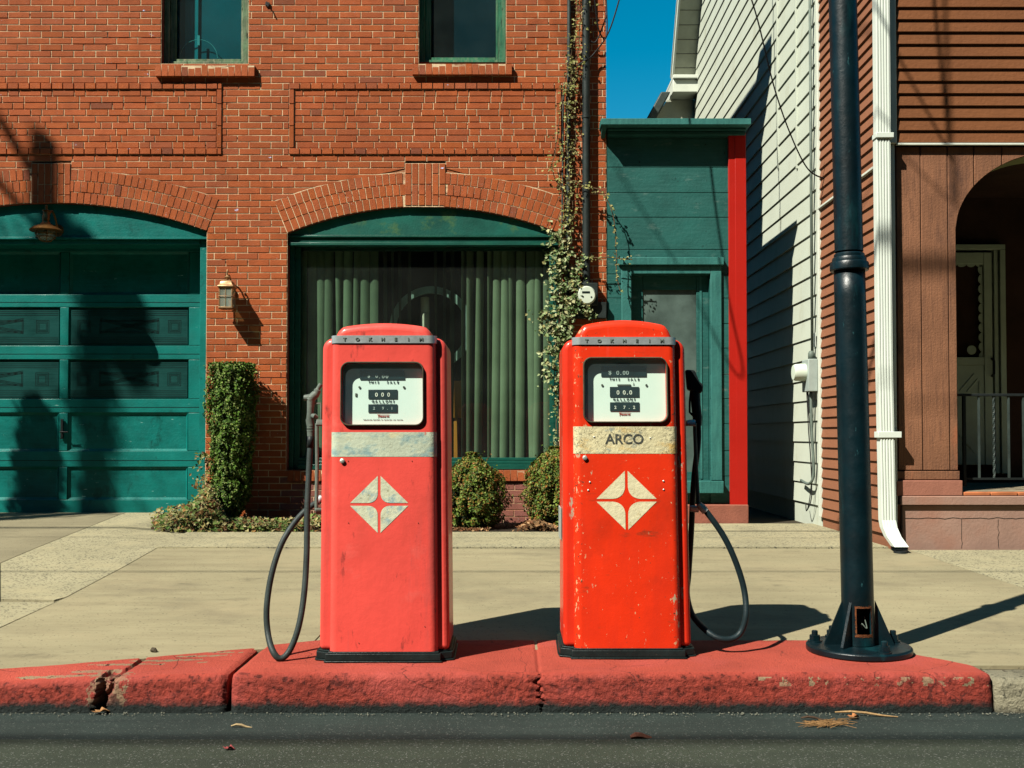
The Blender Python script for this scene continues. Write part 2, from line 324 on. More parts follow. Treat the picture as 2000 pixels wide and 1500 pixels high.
m_slat = M('green_vertical_blind', (.20, .275, .18), .7, .15, 3, bump=0, tint=True, chips=(((.16, .26, .18), 10, .68, .75, (1, 1, .3)),))
m_skyreflect = M('teal_sky_reflection', (.01, .19, .20), .7, .2, 2, bump=0, tint=True)  # teal put into these panels stands for sky reflected in the upper panes
m_ring = M('grey_ring_sign', (.28, .42, .38), .35, .3, 5, bump=.1)
m_orange = M('orange_card', (.55, .22, .03), .6, .1, 5, bump=0)
m_pale = M('pale_window_column', (.7, .72, .6), .6, .1, 5, bump=0)
m_pinstripe = M('dim_patterned_glass', (.010, .055, .05), .22, .3, 3, bump=.1, bs=120, coat=.3, grain=((.02, .09, .08), (3, 3, 130), .6))
m_line = M('dark_pattern_lines', (.003, .012, .011), .4, .1, 5, bump=0)
m_glass = glass('window_glass', (.82, .87, .83), 1.0, .01, .012)
m_upglass = glass('upper_window_glass', (.45, .75, .78), 1.2, .01, .02)
m_dialglass = glass('dial_glass', (.92, .98, .96), .8, .03, .07, (.40, .56, .58))  # bluish haze mixed in to lift the shaded dial, besides dust
m_lampglass = glass('lantern_glass', (.6, .7, .6), 1.2, .05, .3)
m_wood = M('pole_wood', (.12, .08, .05), .9, .3, 5)
def leafmat(name, rough=.45):
    m = M(name, (1, 1, 1), rough, .15, 12, tint=True, bump=0, spec=.12)
    b = m.node_tree.nodes['Principled BSDF']; b.inputs['Subsurface Weight'].default_value = 0
    return m
m_leaf = leafmat('shrub_leaves', .55); m_ivy = leafmat('ivy_leaves', .55); m_dry = leafmat('dry_leaves', .8)
m_inner = M('dark_inner_twigs', (.012, .02, .006), .95, .4, 25, bump=.5)
m_stem = M('brown_stem', (.13, .085, .045), .9, .3, 20)

def text_mb(txt, size, x, y, z, depth=.0008, space=1.0, align='CENTER', shear=0, bold=0, sx=1.0):
    c = bpy.data.curves.new('t', 'FONT'); c.body = txt; c.size = size; c.align_x = align; c.align_y = 'CENTER'
    c.space_character = space; c.extrude = depth; c.shear = shear; c.offset = bold; c.resolution_u = 3
    o = bpy.data.objects.new('t', c); COL.objects.link(o)
    dg = bpy.context.evaluated_depsgraph_get(); dg.update()
    me = bpy.data.meshes.new_from_object(o.evaluated_get(dg))
    mb = MB(); mb.add([(x+v.co.x*sx, y - v.co.z, z+v.co.y) for v in me.vertices], [tuple(p.vertices) for p in me.polygons])
    bpy.data.objects.remove(o); bpy.data.curves.remove(c); bpy.data.meshes.remove(me)
    return mb
def merge(*ms):
    r = MB()
    for m in ms: r.add(m.v, m.f); r.c[-len(m.f):] = m.c
    return r

# ------------------------------------------------------------------ ground
def poly_sheet(name, pts, mat, dz=0, thick=.03, inset=.0, step=.4, kind='structure', top=None):
    """pts: list of world (x,y); follows gz + dz"""
    n = len(pts)
    ar = sum(pts[i][0]*pts[(i+1) % n][1] - pts[(i+1) % n][0]*pts[i][1] for i in range(n))
    if ar < 0: pts = pts[::-1]
    if inset:
        out = []
        for i in range(n):
            p0, p1, p2 = Vector(pts[i-1]), Vector(pts[i]), Vector(pts[(i+1) % n])
            d1 = (p1-p0).normalized(); d2 = (p2-p1).normalized()
            n1 = Vector((-d1.y, d1.x)); n2 = Vector((-d2.y, d2.x)); b = (n1+n2)
            b = b/max(b.dot(n1), .3); out.append(tuple(p1 + b*inset))
        pts = out
    bm = bmesh.new(); vs = [bm.verts.new((p[0], p[1], 0)) for p in pts]; bm.faces.new(vs)
    xs = [p[0] for p in pts]; ys = [p[1] for p in pts]
    def cuts(a, b): return [a + step*i for i in range(1, int((b-a)/step)+1)]
    for y in cuts(min(ys), min(max(ys), 12)) + [4.86, 7.77]:
        bmesh.ops.bisect_plane(bm, geom=bm.verts[:]+bm.edges[:]+bm.faces[:], plane_co=(0, y, 0), plane_no=(0, 1, 0))
    for x in cuts(max(min(xs), -8), min(max(xs), 8)) + [-2.9, -3.4]:
        bmesh.ops.bisect_plane(bm, geom=bm.verts[:]+bm.edges[:]+bm.faces[:], plane_co=(x, 0, 0), plane_no=(1, 0, 0))
    ex = [e for e in bm.edges if e.is_boundary]
    r = bmesh.ops.extrude_edge_only(bm, edges=ex)
    low = set(v for v in r['geom'] if isinstance(v, bmesh.types.BMVert))
    for v in bm.verts:
        v.co.z = (gz(v.co.x, v.co.y) if top is None else top) + dz - (thick if v in low else 0)
    bmesh.ops.recalc_face_normals(bm, faces=bm.faces)
    mb = MB(); bm.verts.index_update()
    mb.add([v.co.copy() for v in bm.verts], [tuple(v.index for v in f.verts) for f in bm.faces]); bm.free()
    o = mb.build(name, mat, base=(0, 0, 0)); tag(o, kind=kind); return o
g2 = lambda px, py: tuple(G(px, py))[:2]
gr = MB(); gr.add([(-400, -300, -.03), (400, -300, -.03), (400, 600, -.03), (-400, 600, -.03)], [(0, 1, 2, 3)])
tag(gr.build('ground', m_soil, base=(0, 0, 0)), kind='structure')
rd = MB(); rd.add([(-60, -8, 0), (60, -8, 0), (60, 3.80, 0), (-60, 3.80, 0)], [(0, 1, 2, 3)])
tag(rd.build('road', m_asph, base=(0, 0, 0)), kind='structure')
gt = MB(); gt.add([(-60, 3.80, 0), (60, 3.80, 0), (60, 4.3, .0), (-60, 4.3, .0)], [(0, 1, 2, 3)])
tag(gt.build('gutter', m_gutter, base=(0, 0, 0)), kind='structure')
poly_sheet('sidewalk_bed', [(-30, 4.3), (30, 4.3), (30, 24), (-30, 24)], m_groove, dz=-.016, thick=.2)
# slabs (pixel corners dropped on the ground)
L2 = [g2(381, 1036), g2(308, 1070), g2(240, 1108), g2(130, 1166), g2(0, 1226), g2(-330, 1375)]
L1 = [g2(236, 1004), g2(0, 1100), g2(-420, 1270)]
poly_sheet('driveway_slab', [g2(236, 1004), L1[1], (-9, L1[1][1]-1.4), (-9, 10.4), (g2(236, 1004)[0], 10.4)], m_conc2, inset=.004)
poly_sheet('driveway_aggregate_slab', [(L1[0][0], 10.38), L1[0], L1[1], g2(0, 1170), g2(106, 1172), L2[3], L2[2], L2[1], L2[0], (-2.62, 9.0), (-2.8, 10.38)], m_agg, inset=.004)
poly_sheet('driveway_aggregate_slab', [L1[1], g2(-300, 1220), g2(-300, 1350), L2[4], L2[3], g2(104, 1176), g2(0, 1175)], m_agg, inset=.006)
J1 = g2(628, 1238); J0 = g2(597, 1268)
back = lambda x: 4.80
poly_sheet('sidewalk', [L2[1], L2[2], L2[3], L2[4], (-3.6, 4.19), (-2.2, 4.222), (-1.9, 4.327), (-1.35, 4.587), (-1.1, 4.68), (J0[0], 4.60), J0, J1, (J1[0]+.35, 7.76)], m_conc, inset=.004)
E0, E1, E2 = g2(1775, 1074), g2(1870, 1106), g2(2010, 1152)
poly_sheet('sidewalk', [J1, J0, (J0[0], 4.60), (1.5, 4.74), (1.7, 4.56), (1.9, 4.335), (12, 4.335), (12, E2[1]-1.5), E2, E1, (E0[0], 7.76), (J1[0]+.35, 7.76)], m_conc, inset=.004)
poly_sheet('sidewalk_aggregate_slab', [E0, E1, E2, (12, E2[1]-1.5), (12, 7.76)], m_agg, inset=.004)
poly_sheet('sidewalk_edge_strip', [(L2[1][0]+.005, 7.77), (L2[0][0]+.01, 8.97), (2.85, 9.0), (2.85, 7.77)], m_agg, dz=.012, inset=.002)
poly_sheet('sidewalk_edge_strip', [(.86, 9.0), (.86, 9.9), (2.95, 9.9), (2.95, 9.0)], m_agg, dz=.006, inset=.003)
poly_sheet('planting_bed', [(-2.75, 8.96), (.86, 8.99), (.86, 10.05), (-2.85, 10.05)], m_soil, dz=.004)
# raised kerb lip along the strip's front
lp = MB()
n = 90
for i in range(n):
    x0 = -2.75 + i*5.6/n; x1 = x0 + 5.6/n
# ------------------------------------------------------------------ kerbs
def kerb(name, X0, X1, backf, mat, topf=lambda x: .155, patch=None, zb=None, gashes=(), frontY=4.165, step=.006, rough=.006, endR=False, red=True):
    nx = int((X1-X0)/step); prof_n = 0; vs = []; fs = []; cols = []
    for i in range(nx+1):
        x = X0 + (X1-X0)*i/nx; tz = topf(x); bk = backf(x); fy = frontY
        e = min(i, nx-i)*step
        er = .02 if e < .0201 else 0
        k = 1 - min(1, e/.03); shrink = .018*k*k
        pr = [(bk, -.02), (bk, tz-.012), (bk-.012, tz)]
        m = 26
        zbk = zb(x) if zb else tz
        pr = [(bk, -.02), (bk, zbk-.012), (bk-.012, zbk)]
        for j in range(1, m): pr.append((bk-.012 + (fy+.034-bk+.012)*j/m, zbk + (tz-zbk)*(j/m)))
        for j in range(11): a = R(90*j/10); pr.append((fy+.032 - .032*math.sin(a), tz-.032+.032*math.cos(a)))
        q = 26
        for j in range(1, q+1): pr.append((fy - .012*j/q, (tz-.032) - (tz-.032+.02)*j/q))
        for (y, z) in pr:
            p = Vector((x, y, z)); front = max(0, min(1, (fy+.06-y)/.05))
            nz = mnoise.fractal(p*9, 1, 2, 3)*.0022 + mnoise.fractal(p*95, 1, 2, 3)*.0022
            y2 = y + front*nz*1.6 + front*shrink; z2 = z + (1-front)*mnoise.fractal(p*5, 1, 2, 3)*.0025 - shrink*(1 if z > .1 else 0)*.6
            for (gx, gw, gd, sl) in gashes:
                cxg = gx + sl*(tz-z) + .022*mnoise.fractal(Vector((0, z*38, gx)), 1, 2, 3)
                w = gw*(1-.45*max(0, z/tz)) if gw > .02 else gw
                dd = abs(x-cxg)/w
                if dd < 1 and (front > .3 or gw < .02 or y < fy+.12):
                    s = (1-dd**2)
                    y2 += gd*s*front; z2 -= gd*.6*s*(1-front)
            vs.append((x, y2, max(z2, -.03)))
        prof_n = len(pr)
    for i in range(nx):
        for j in range(prof_n-1):
            a = i*prof_n+j; fs.append((a, a+1, a+1+prof_n, a+prof_n))
            cols.append(patch(Vector(vs[a])) if patch else (1, 1, 1))
    mb = MB(); mb.add(vs, fs); mb.c = cols[:]; mb.add([vs[j] for j in range(prof_n)], [tuple(range(prof_n))]); mb.add([vs[nx*prof_n+j] for j in range(prof_n)], [tuple(range(prof_n))])
    o = mb.build(name, mat, base=(0, 0, 0), smooth=True, autos=50); tag(o, kind='structure'); return o
# dark tar and foot shadow coloured into the bottom of the painted face
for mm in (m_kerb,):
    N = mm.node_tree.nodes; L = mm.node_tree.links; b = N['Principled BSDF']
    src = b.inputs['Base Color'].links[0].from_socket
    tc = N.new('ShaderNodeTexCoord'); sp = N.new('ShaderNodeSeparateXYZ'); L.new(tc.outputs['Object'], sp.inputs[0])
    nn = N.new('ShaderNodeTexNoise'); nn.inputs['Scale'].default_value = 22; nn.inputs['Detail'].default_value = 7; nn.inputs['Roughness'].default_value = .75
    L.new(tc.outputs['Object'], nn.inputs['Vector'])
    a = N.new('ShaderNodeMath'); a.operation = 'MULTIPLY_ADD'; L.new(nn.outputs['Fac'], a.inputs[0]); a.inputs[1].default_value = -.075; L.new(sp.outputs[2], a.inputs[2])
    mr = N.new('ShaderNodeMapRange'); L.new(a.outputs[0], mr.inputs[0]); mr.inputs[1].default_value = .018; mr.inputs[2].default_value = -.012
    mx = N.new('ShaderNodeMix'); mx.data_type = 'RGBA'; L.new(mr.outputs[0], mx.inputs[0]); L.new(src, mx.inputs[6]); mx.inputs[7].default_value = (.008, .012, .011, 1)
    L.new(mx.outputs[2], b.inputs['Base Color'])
XJ = PX(450, 1340, 4.2)
def backmain(x):
    xe = P(1930, 1300, 4.2).x
    return min(4.86, 4.30 + max(0, (xe - x))*1.55) if x > 1.3 else (4.86 if x > -.9 else 4.72 + .14*min(1, (x+1.2)/.3))
GREY = (.62, 2.9, 2.7)
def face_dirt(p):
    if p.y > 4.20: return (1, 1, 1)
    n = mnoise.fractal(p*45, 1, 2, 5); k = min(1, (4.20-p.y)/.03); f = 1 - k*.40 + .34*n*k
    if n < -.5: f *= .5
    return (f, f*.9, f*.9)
def patch_main(p):
    n = mnoise.fractal(p*26 + Vector((9, 0, 0)), 1, 2, 3)
    if .108 < p.z < .142 and p.y < 4.215 and p.x > .9 and n + .5*mnoise.noise(p*3.1) > .42: return GREY
    return face_dirt(p)
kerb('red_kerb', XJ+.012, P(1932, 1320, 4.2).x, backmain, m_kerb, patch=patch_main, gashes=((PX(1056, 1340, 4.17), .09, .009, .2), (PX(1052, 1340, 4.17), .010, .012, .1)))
def topleft(x): return .155 - .05*min(1, max(0, (XJ-x)/1.3))
BL_ = [(-3.6, 4.20), (-2.2, 4.235), (-1.9, 4.34), (-1.35, 4.60), (-1.15, 4.70), (-.9, 4.72)]
def backleft(x):
    for (a, b), (c, d) in zip(BL_, BL_[1:]):
        if a <= x <= c: return b+(d-b)*(x-a)/(c-a)
    return 4.2 if x < -3 else 4.72
STRK = []
for (px, py, rx, ry, rot) in ((110, 1322, .17, .010, .03), (180, 1316, .10, .012, .1), (255, 1306, .16, .010, .10), (330, 1299, .17, .010, .09), (400, 1291, .12, .010, .1),
                              (437, 1284, .07, .009, .0), (205, 1330, .07, .03, .2), (225, 1333, .05, .03, -.3), (180, 1298, .07, .006, 0), (300, 1291, .06, .005, 0), (395, 1303, .05, .004, 0), (70, 1345, .04, .006, 0)):
    d = 4.3
    for _ in range(40): p_ = P(px, py, d); d += ((EYE-.13)/((EYE-p_.z)/d) - d)*.6
    p_ = P(px, py, d); STRK.append((p_.x, p_.y, rx, ry, rot))
def patch_left(p):
    n = mnoise.fractal(p*22, 1, 2, 4)
    for (cx, cy, rx, ry, rot) in STRK:
        dx, dy = p.x-cx, p.y-cy; u = (dx*math.cos(rot)+dy*math.sin(rot))/rx; v = (-dx*math.sin(rot)+dy*math.cos(rot))/(ry*1.3)
        if u*u+v*v < 1+.9*n and p.z > .08: return GREY if n < .55 else (.1, .3, .3)
    gx = PX(200, 1350, 4.17); dx = abs(p.x-gx-.02)
    if p.y < 4.26 and .03 < dx+.06*n < .085 and n > -.1: return GREY
    if p.y < 4.26 and dx < .05: return (.25, .8, .8)
    return face_dirt(p)
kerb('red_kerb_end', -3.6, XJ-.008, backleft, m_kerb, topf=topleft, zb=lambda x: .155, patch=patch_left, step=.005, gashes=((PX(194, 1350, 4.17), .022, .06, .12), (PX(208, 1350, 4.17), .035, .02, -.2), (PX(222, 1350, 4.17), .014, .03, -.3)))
kerb('grey_kerb', P(1937, 1330, 4.2).x, 9.0, lambda x: 4.34, m_kerbraw, topf=lambda x: .135)
# ------------------------------------------------------------------ brick building
YB = 10.0
fx = lambda px, py=700: PX(px, py, YB)
fz = lambda py: PZ(py, YB)
bldg = thing('brick_building', (-3.5, YB, .265), 'red brick two storey building with arched garage and shop window openings', 'building')
CH = .0645; BL = .2175; J = .0086
BASEZ = fz(175) - CH*64          # courses line up with the recessed panels
def brick_tint(x=0, z=0):
    r = random.random(); k = random.uniform(.88, 1.08)
    if r < .80: c = (.385, .092, .026)
    elif r < .92: c = (.35, .09, .030)
    elif r < .985: c = (.385, .092, .022)
    else: c = (.25, .07, .03)
    if z < .78 and x > fx(555): c = (.27, .10, .075)
    return (c[0]*k, c[1]*k, c[2]*k*random.uniform(.9, 1.1))
class Arch:
    def __init__(s, x0, x1, zs, zc):
        s.x0, s.x1, s.zs = x0, x1, zs; s.cx = (x0+x1)/2; hw = (x1-x0)/2; rise = zc-zs
        s.R = (hw*hw+rise*rise)/(2*rise); s.cz = zc - s.R; s.th = .338; s.a = math.asin(hw/s.R); s.zc = zc
        s.ox = (s.R+s.th)*math.sin(s.a); s.oz = s.cz + (s.R+s.th)*math.cos(s.a)
    def hw(s, z):       # half width excluded from ordinary courses at height z
        if z <= s.zs: return (s.x1-s.x0)/2
        if z <= s.oz: return (s.x1-s.x0)/2 + (s.ox-(s.x1-s.x0)/2)*(z-s.zs)/(s.oz-s.zs)
        q = (s.R+s.th)**2 - (z-s.cz)**2
        return math.sqrt(q) if q > 0 else -1
    def inner(s, x):
        return s.cz + math.sqrt(max(0, s.R**2 - (x-s.cx)**2))
shop = Arch(fx(560), fx(1092), fz(455), fz(403))
gar = Arch(fx(-212), fx(402), fz(451), fz(396))
WIN = [(fx(315, 60), fx(485, 60), fz(124), fz(-170)), (fx(818, 60), fx(988, 60), fz(121), fz(-170)), (fx(-200, 60), fx(-30, 60), fz(121), fz(-170))]
KEY = [(fx(790), fx(870), shop), (fx(58), fx(135), gar)]
KZ = fz(319)
PAN = [(fx(573), fx(1086)), (fx(-240), fx(430-10))]
PZ0, PZ1 = BASEZ+CH*55, BASEZ+CH*64
bw = MB(); mw = MB(); kb = MB(); fr = MB()
YM = YB+.0045
def brickq(mb, q, y=YB, depth=.016, col=None, jit=.0012):
    """q: four (x,z) corners, ccw"""
    y = y + random.uniform(-jit, jit)
    cxq = sum(p[0] for p in q)/4; czq = sum(p[1] for p in q)/4
    c = col or brick_tint(cxq, czq); e = .0022
    qi = [(p[0]+(e if p[0] < cxq else -e), p[1]+(e if p[1] < czq else -e)) for p in q]
    vs = [(p[0], y, p[1]) for p in qi] + [(p[0], y+.002, p[1]) for p in q] + [(p[0], y+depth, p[1]) for p in q]
    fs = [(0, 1, 2, 3)] + [(i, (i+1) % 4, 4+(i+1) % 4, 4+i) for i in range(4)] + [(4+i, 4+(i+1) % 4, 8+(i+1) % 4, 8+i) for i in range(4)]
    mb.add(vs, fs, c)
XL, XR = -9.0, fx(1185)
ZT = 8.1
nrow = int((ZT-BASEZ)/CH)
def excl(z0, z1):
    zc = (z0+z1)/2; out = []
    for A in (shop, gar):
        if A is shop and zc < fz(918)-.005: continue
        h0, h1 = A.hw(z0), A.hw(z1)
        if h0 < 0 and h1 < 0: continue
        h0 = max(h0, 0); h1 = max(h1, 0)
        out.append(((A.cx-h0, A.cx-h1), (A.cx+h0, A.cx+h1)))
    for x0, x1, z0w, z1w in WIN:
        if z0w - .002 < zc < z1w: out.append(((x0, x0), (x1, x1)))
    for kx0, kx1, A in KEY:
        if A.zc-.05 < zc < KZ: out.append(((kx0, kx0), (kx1, kx1)))
    for x0, x1 in PAN:
        if PZ0-CH < zc < PZ1+CH: out.append(((x0-CH*.85, x0-CH*.85), (x1+CH*.85, x1+CH*.85)))
    return out
def intervals(z0, z1, x0=XL, x1=XR):
    iv = [((x0, x0), (x1, x1))]
    for (l, r) in excl(z0, z1):
        nv = []
        for a, b in iv:
            if max(r) <= min(a) or min(l) >= max(b): nv.append((a, b)); continue
            if l[0] > a[0] or l[1] > a[1]: nv.append((a, (min(l[0], b[0]), min(l[1], b[1]))))
            if r[0] < b[0] or r[1] < b[1]: nv.append(((max(r[0], a[0]), max(r[1], a[1])), b))
        iv = nv
    return iv
def lay(mb, z0, z1, a, b, joints):
    """bricks between slanted ends a=(x at z0, x at z1), b"""
    js = [j for j in joints if max(a)+.02 < j < min(b)-.02]
    L = [(a[0]+J/2, a[1]+J/2)] + [(j+J/2, j+J/2) for j in js]
    Rr = [(j-J/2, j-J/2) for j in js] + [(b[0]-J/2, b[1]-J/2)]
    for l, r in zip(L, Rr):
        if r[0]-l[0] < .006 or r[1]-l[1] < .004: continue
        brickq(mb, [(l[0], z0), (r[0], z0), (r[1], z1), (l[1], z1)])
for i in range(int((.2-BASEZ)/CH), nrow):
    z0 = BASEZ+i*CH; z1 = z0+CH
    off = (i % 2)*BL/2 + random.uniform(-.012, .012)
    joints = [XL+off+BL*k+random.uniform(-.004, .004) for k in range(int((XR-XL)/BL)+2)]
    if i % 7 == 3: joints = [XL+off+BL/2*k for k in range(int((XR-XL)/BL*2)+2)] if 60 > i > 90 else joints
    zz0, zz1 = z0+J/2, z1-J/2
    for a, b in intervals(z0, z1):
        if b[0]-a[0] < .01 and b[1]-a[1] < .01: continue
        lay(bw, zz0, zz1, a, b, joints)
        mw.add([(a[0], YM, z0), (b[0], YM, z0), (b[1], YM, z1), (a[1], YM, z1)], [(0, 1, 2, 3)])
TRIMS = []
# recessed panels with mixed header / stretcher bond and a proud header frame
for x0, x1 in PAN:
    fr = MB(); TRIMS.append(('panel_frame', fr))
    mw.add([(x0-CH, YM+.001, PZ0-CH), (x1+CH, YM+.001, PZ0-CH), (x1+CH, YM+.001, PZ1+CH), (x0-CH, YM+.001, PZ1+CH)], [(0, 1, 2, 3)])
    for r in range(9):
        z0 = PZ0+r*CH; x = x0 - random.uniform(0, .1); js = []
        while x < x1:
            x += (BL if (len(js)+r) % 2 else BL*.5) if random.random() < .85 else BL
            js.append(x)
        lay(bw, z0+J/2, z0+CH-J/2, (x0, x0), (x1, x1), js)
    e = CH*.85
    for zz in (PZ0-CH, PZ1):
        x = x0-e
        while x < x1+e-.03:
            w = min(BL*.5, x1+e-x); brickq(fr, [(x+J/2, zz+J/2), (x+w-J/2, zz+J/2), (x+w-J/2, zz+CH-J/2), (x+J/2, zz+CH-J/2)], YB-.014, .02); x += w
    for xx in (x0-e, x1):
        z = PZ0
        while z < PZ1-.03:
            h = min(BL*.5*2, PZ1-z); brickq(fr, [(xx+J/2, z+J/2), (xx+e-J/2, z+J/2), (xx+e-J/2, z+h-J/2), (xx+J/2, z+h-J/2)], YB-.014, .02); z += h
# arch rings
for A in (shop, gar):
    N_ = 48
    for k in range(N_):
        a0 = -A.a + 2*A.a*k/N_; a1 = -A.a + 2*A.a*(k+1)/N_
        pp = lambda r, a: (A.cx + r*math.sin(a), YB+.0008, A.cz + r*math.cos(a))
        mw.add([pp(A.R, a0), pp(A.R, a1), pp(A.R+A.th+.004, a1), pp(A.R+A.th+.004, a0)], [(0, 1, 2, 3)])
    for rg in range(3):
        r0 = A.R + rg*A.th/3; r1 = r0 + A.th/3; nb = int(2*A.a*(r0+.05)/.0655); da = 2*A.a/nb; off = 0
        for k in range(nb):
            a0 = -A.a + da*k; a1 = a0+da; am = (a0+a1)/2; xm = A.cx + (r0+.05)*math.sin(am)
            if any(K[2] is A and K[0]+.012 < xm < K[1]-.012 for K in KEY): continue
            g = J*.5/r0; q = [(A.cx+r*math.sin(a), A.cz+r*math.cos(a)) for r, a in ((r0+J/2, a0+g), (r0+J/2, a1-g), (r1-J/2, a1-g), (r1-J/2, a0+g))]
            y = YB - .004 + random.uniform(-.0015, .0015); c = brick_tint(0, 2)
            vs = [(p[0], y, p[1]) for p in q] + [(p[0], y+.02, p[1]) for p in q]
            bw.add(vs, [(0, 1, 2, 3)] + [(i, (i+1) % 4, 4+(i+1) % 4, 4+i) for i in range(4)], c)
for kx0, kx1, A in KEY:
    mw.add([(kx0-.35, YM+.003, A.zc+A.th-.09), (kx1+.35, YM+.003, A.zc+A.th-.09), (kx1+.35, YM+.003, A.zc+A.th+.06), (kx0-.35, YM+.003, A.zc+A.th+.06)], [(0, 1, 2, 3)], (.42, .17, .10))
    mw.add([(kx0, YB-.003, A.inner(kx0)), (kx1, YB-.003, A.inner(kx1)), (kx1, YB-.003, KZ), (kx0, YB-.003, KZ)], [(0, 1, 2, 3)])
    fr = MB(); TRIMS.append(('keystone', fr)); nc = 6; w = (kx1-kx0)/nc
    for c in range(nc):
        xa = kx0+c*w; zlo = min(A.inner(xa), A.inner(xa+w))-.005; hts = [.105, .21, .105] if c % 2 == 0 else [.21, .21]
        if c % 3 == 2: hts = [.21, .105, .105]
        z = KZ
        for h in hts + [.21]:
            zl = max(z-h, zlo)
            if z-zl > .03: brickq(fr, [(xa+J/2, zl+J/2), (xa+w-J/2, zl+J/2), (xa+w-J/2, z-J/2), (xa+J/2, z-J/2)], YB-.009, .03)
            z = zl
            if z <= zlo+.01: break
wall = bw.build('wall', m_brick, bldg, fix=False)
mw.build('mortar', m_mortar, wall, fix=False)
for nm_, f_ in TRIMS: f_.build(nm_, m_brick, bldg, fix=False)
# rowlock sills
def sill(x0, x1, z0, z1, y, name='window_sill'):
    mb = MB(); n = round((x1-x0)/.0655); w = (x1-x0)/n
    for k in range(n): 
        c = brick_tint(0, 2); a = x0+k*w+J*.35; b = x0+(k+1)*w-J*.35
        dj = random.uniform(-.002, .002)
        mb.add([(a, y+dj, z0), (b, y+dj, z0), (b, y+dj+.006, z1), (a, y+dj+.006, z1), (a, YB+.1, z0), (b, YB+.1, z0), (b, YB+.1, z1+.008), (a, YB+.1, z1+.008)],
               [(0, 1, 2, 3), (0, 4, 5, 1), (3, 2, 6, 7), (0, 3, 7, 4), (1, 5, 6, 2)], c)
    o = mb.build(name, m_brick, bldg, fix=False)
    q = MB(); q.box(x0+.004, x1-.004, y+.006, YB+.09, z0+.004, z1-.003); q.build('sill_mortar', m_mortar, o)
YS = YB-.055
sill(PX(302, 130, YS), PX(497, 130, YS), PZ(148, YS), PZ(127, YS), YS)
sill(PX(805, 130, YS), PX(1000, 130, YS), PZ(145, YS), PZ(124, YS), YS)
sill(fx(562)+.004, fx(1090)-.004, fz(939), fz(919), YB-.022, 'shop_window_sill')
# reveals of the openings, the mass of the building, its roof and cornice
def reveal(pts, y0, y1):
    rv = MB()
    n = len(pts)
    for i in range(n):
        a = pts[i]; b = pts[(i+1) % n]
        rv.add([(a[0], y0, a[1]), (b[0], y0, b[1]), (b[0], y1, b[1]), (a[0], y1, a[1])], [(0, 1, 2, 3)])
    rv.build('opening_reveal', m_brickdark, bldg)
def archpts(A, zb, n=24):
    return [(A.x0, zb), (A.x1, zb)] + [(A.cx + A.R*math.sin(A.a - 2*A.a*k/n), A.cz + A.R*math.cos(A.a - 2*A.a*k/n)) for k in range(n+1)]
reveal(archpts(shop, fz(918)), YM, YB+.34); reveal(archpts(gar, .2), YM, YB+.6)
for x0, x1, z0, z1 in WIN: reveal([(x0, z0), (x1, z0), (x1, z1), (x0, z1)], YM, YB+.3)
ms = MB()
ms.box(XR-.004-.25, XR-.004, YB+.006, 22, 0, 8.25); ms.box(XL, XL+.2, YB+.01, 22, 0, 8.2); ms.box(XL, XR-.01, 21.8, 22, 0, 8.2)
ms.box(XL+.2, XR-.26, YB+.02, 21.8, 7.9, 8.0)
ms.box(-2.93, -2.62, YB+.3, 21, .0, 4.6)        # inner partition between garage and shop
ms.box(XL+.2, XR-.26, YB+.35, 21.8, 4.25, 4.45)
ms.build('rear_walls', m_brickdark, bldg)
rc = MB(); rc.box(XL, XR+.12, YB-.35, YB+.2, 8.0, 8.35); rc.box(XL, XR+.06, YB-.2, YB+.1, 7.75, 8.0); rc.build('roof_cornice', m_green, bldg)
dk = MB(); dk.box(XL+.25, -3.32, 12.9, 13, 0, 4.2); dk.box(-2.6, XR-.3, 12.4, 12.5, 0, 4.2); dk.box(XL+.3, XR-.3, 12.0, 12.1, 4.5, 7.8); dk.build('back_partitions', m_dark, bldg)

# upper windows
def upper_window(x0, x1, z0, z1, mfr, mirror=False, shade=True):
    w = MB(); y = YB+.11; t = .072
    w.box(x0+.001, x0+.05, y-.03, y+.06, z0+.001, z1-.001); w.box(x1-.075, x1-.001, y-.03, y+.06, z0+.001, z1-.001)
    w.box(x0+.051, x1-.076, y-.02, y+.05, z0+.001, z0+.055)
    o = w.build('window', mfr, bldg, bevel=.004)
    s = MB(); s.box(x0+.052, x0+.11, y+.0, y+.04, z0+.057, z1-.01); s.box(x1-.10, x1-.077, y+.0, y+.04, z0+.057, z1-.01); s.box(x0+.112, x1-.102, y+.0, y+.04, z0+.057, z0+.085)
    s.build('sash', mfr, o, bevel=.003)
    g = MB(); g.box(x0+.10, x1-.095, y+.018, y+.022, z0+.08, z1-.01); g.build('pane', m_upglass, o)
    return o
w1 = upper_window(*WIN[0], m_wood_old); w2 = upper_window(*WIN[1], m_wood_green); upper_window(*WIN[2], m_wood_green)
c = MB(); x0, x1, z0, z1 = WIN[0]; c.box(x0+.06, x1-.06, YB+.26, YB+.27, z0+.02, z1); c.build('sky_reflection_panel', m_skyreflect, w1)
c = MB(); c.box(x0+.16, x0+.29, YB+.235, YB+.24, z0+.10, z1, (1.9, 2.2, 2.0)); c.build('bright_reflection_strip', m_skyreflect, w1)  # lighter strip paints the bright left part of that reflection
x0b, x1b, z0b, z1b = WIN[1]; c = MB(); c.box(x0b+.06, x1b-.06, YB+.30, YB+.31, z0b+.02, z1b, (.12, .16, .22)); c.build('sky_reflection_panel', m_skyreflect, w2)
c = MB(); cc = (PX(388, 110, YB+.2), PZ(118, YB+.2))
c.tube([(cc[0]+.19*math.cos(R(a)), YB+.2, cc[1]+.02+.19*math.sin(R(a))) for a in range(0, 181, 10)], .0035, 6)
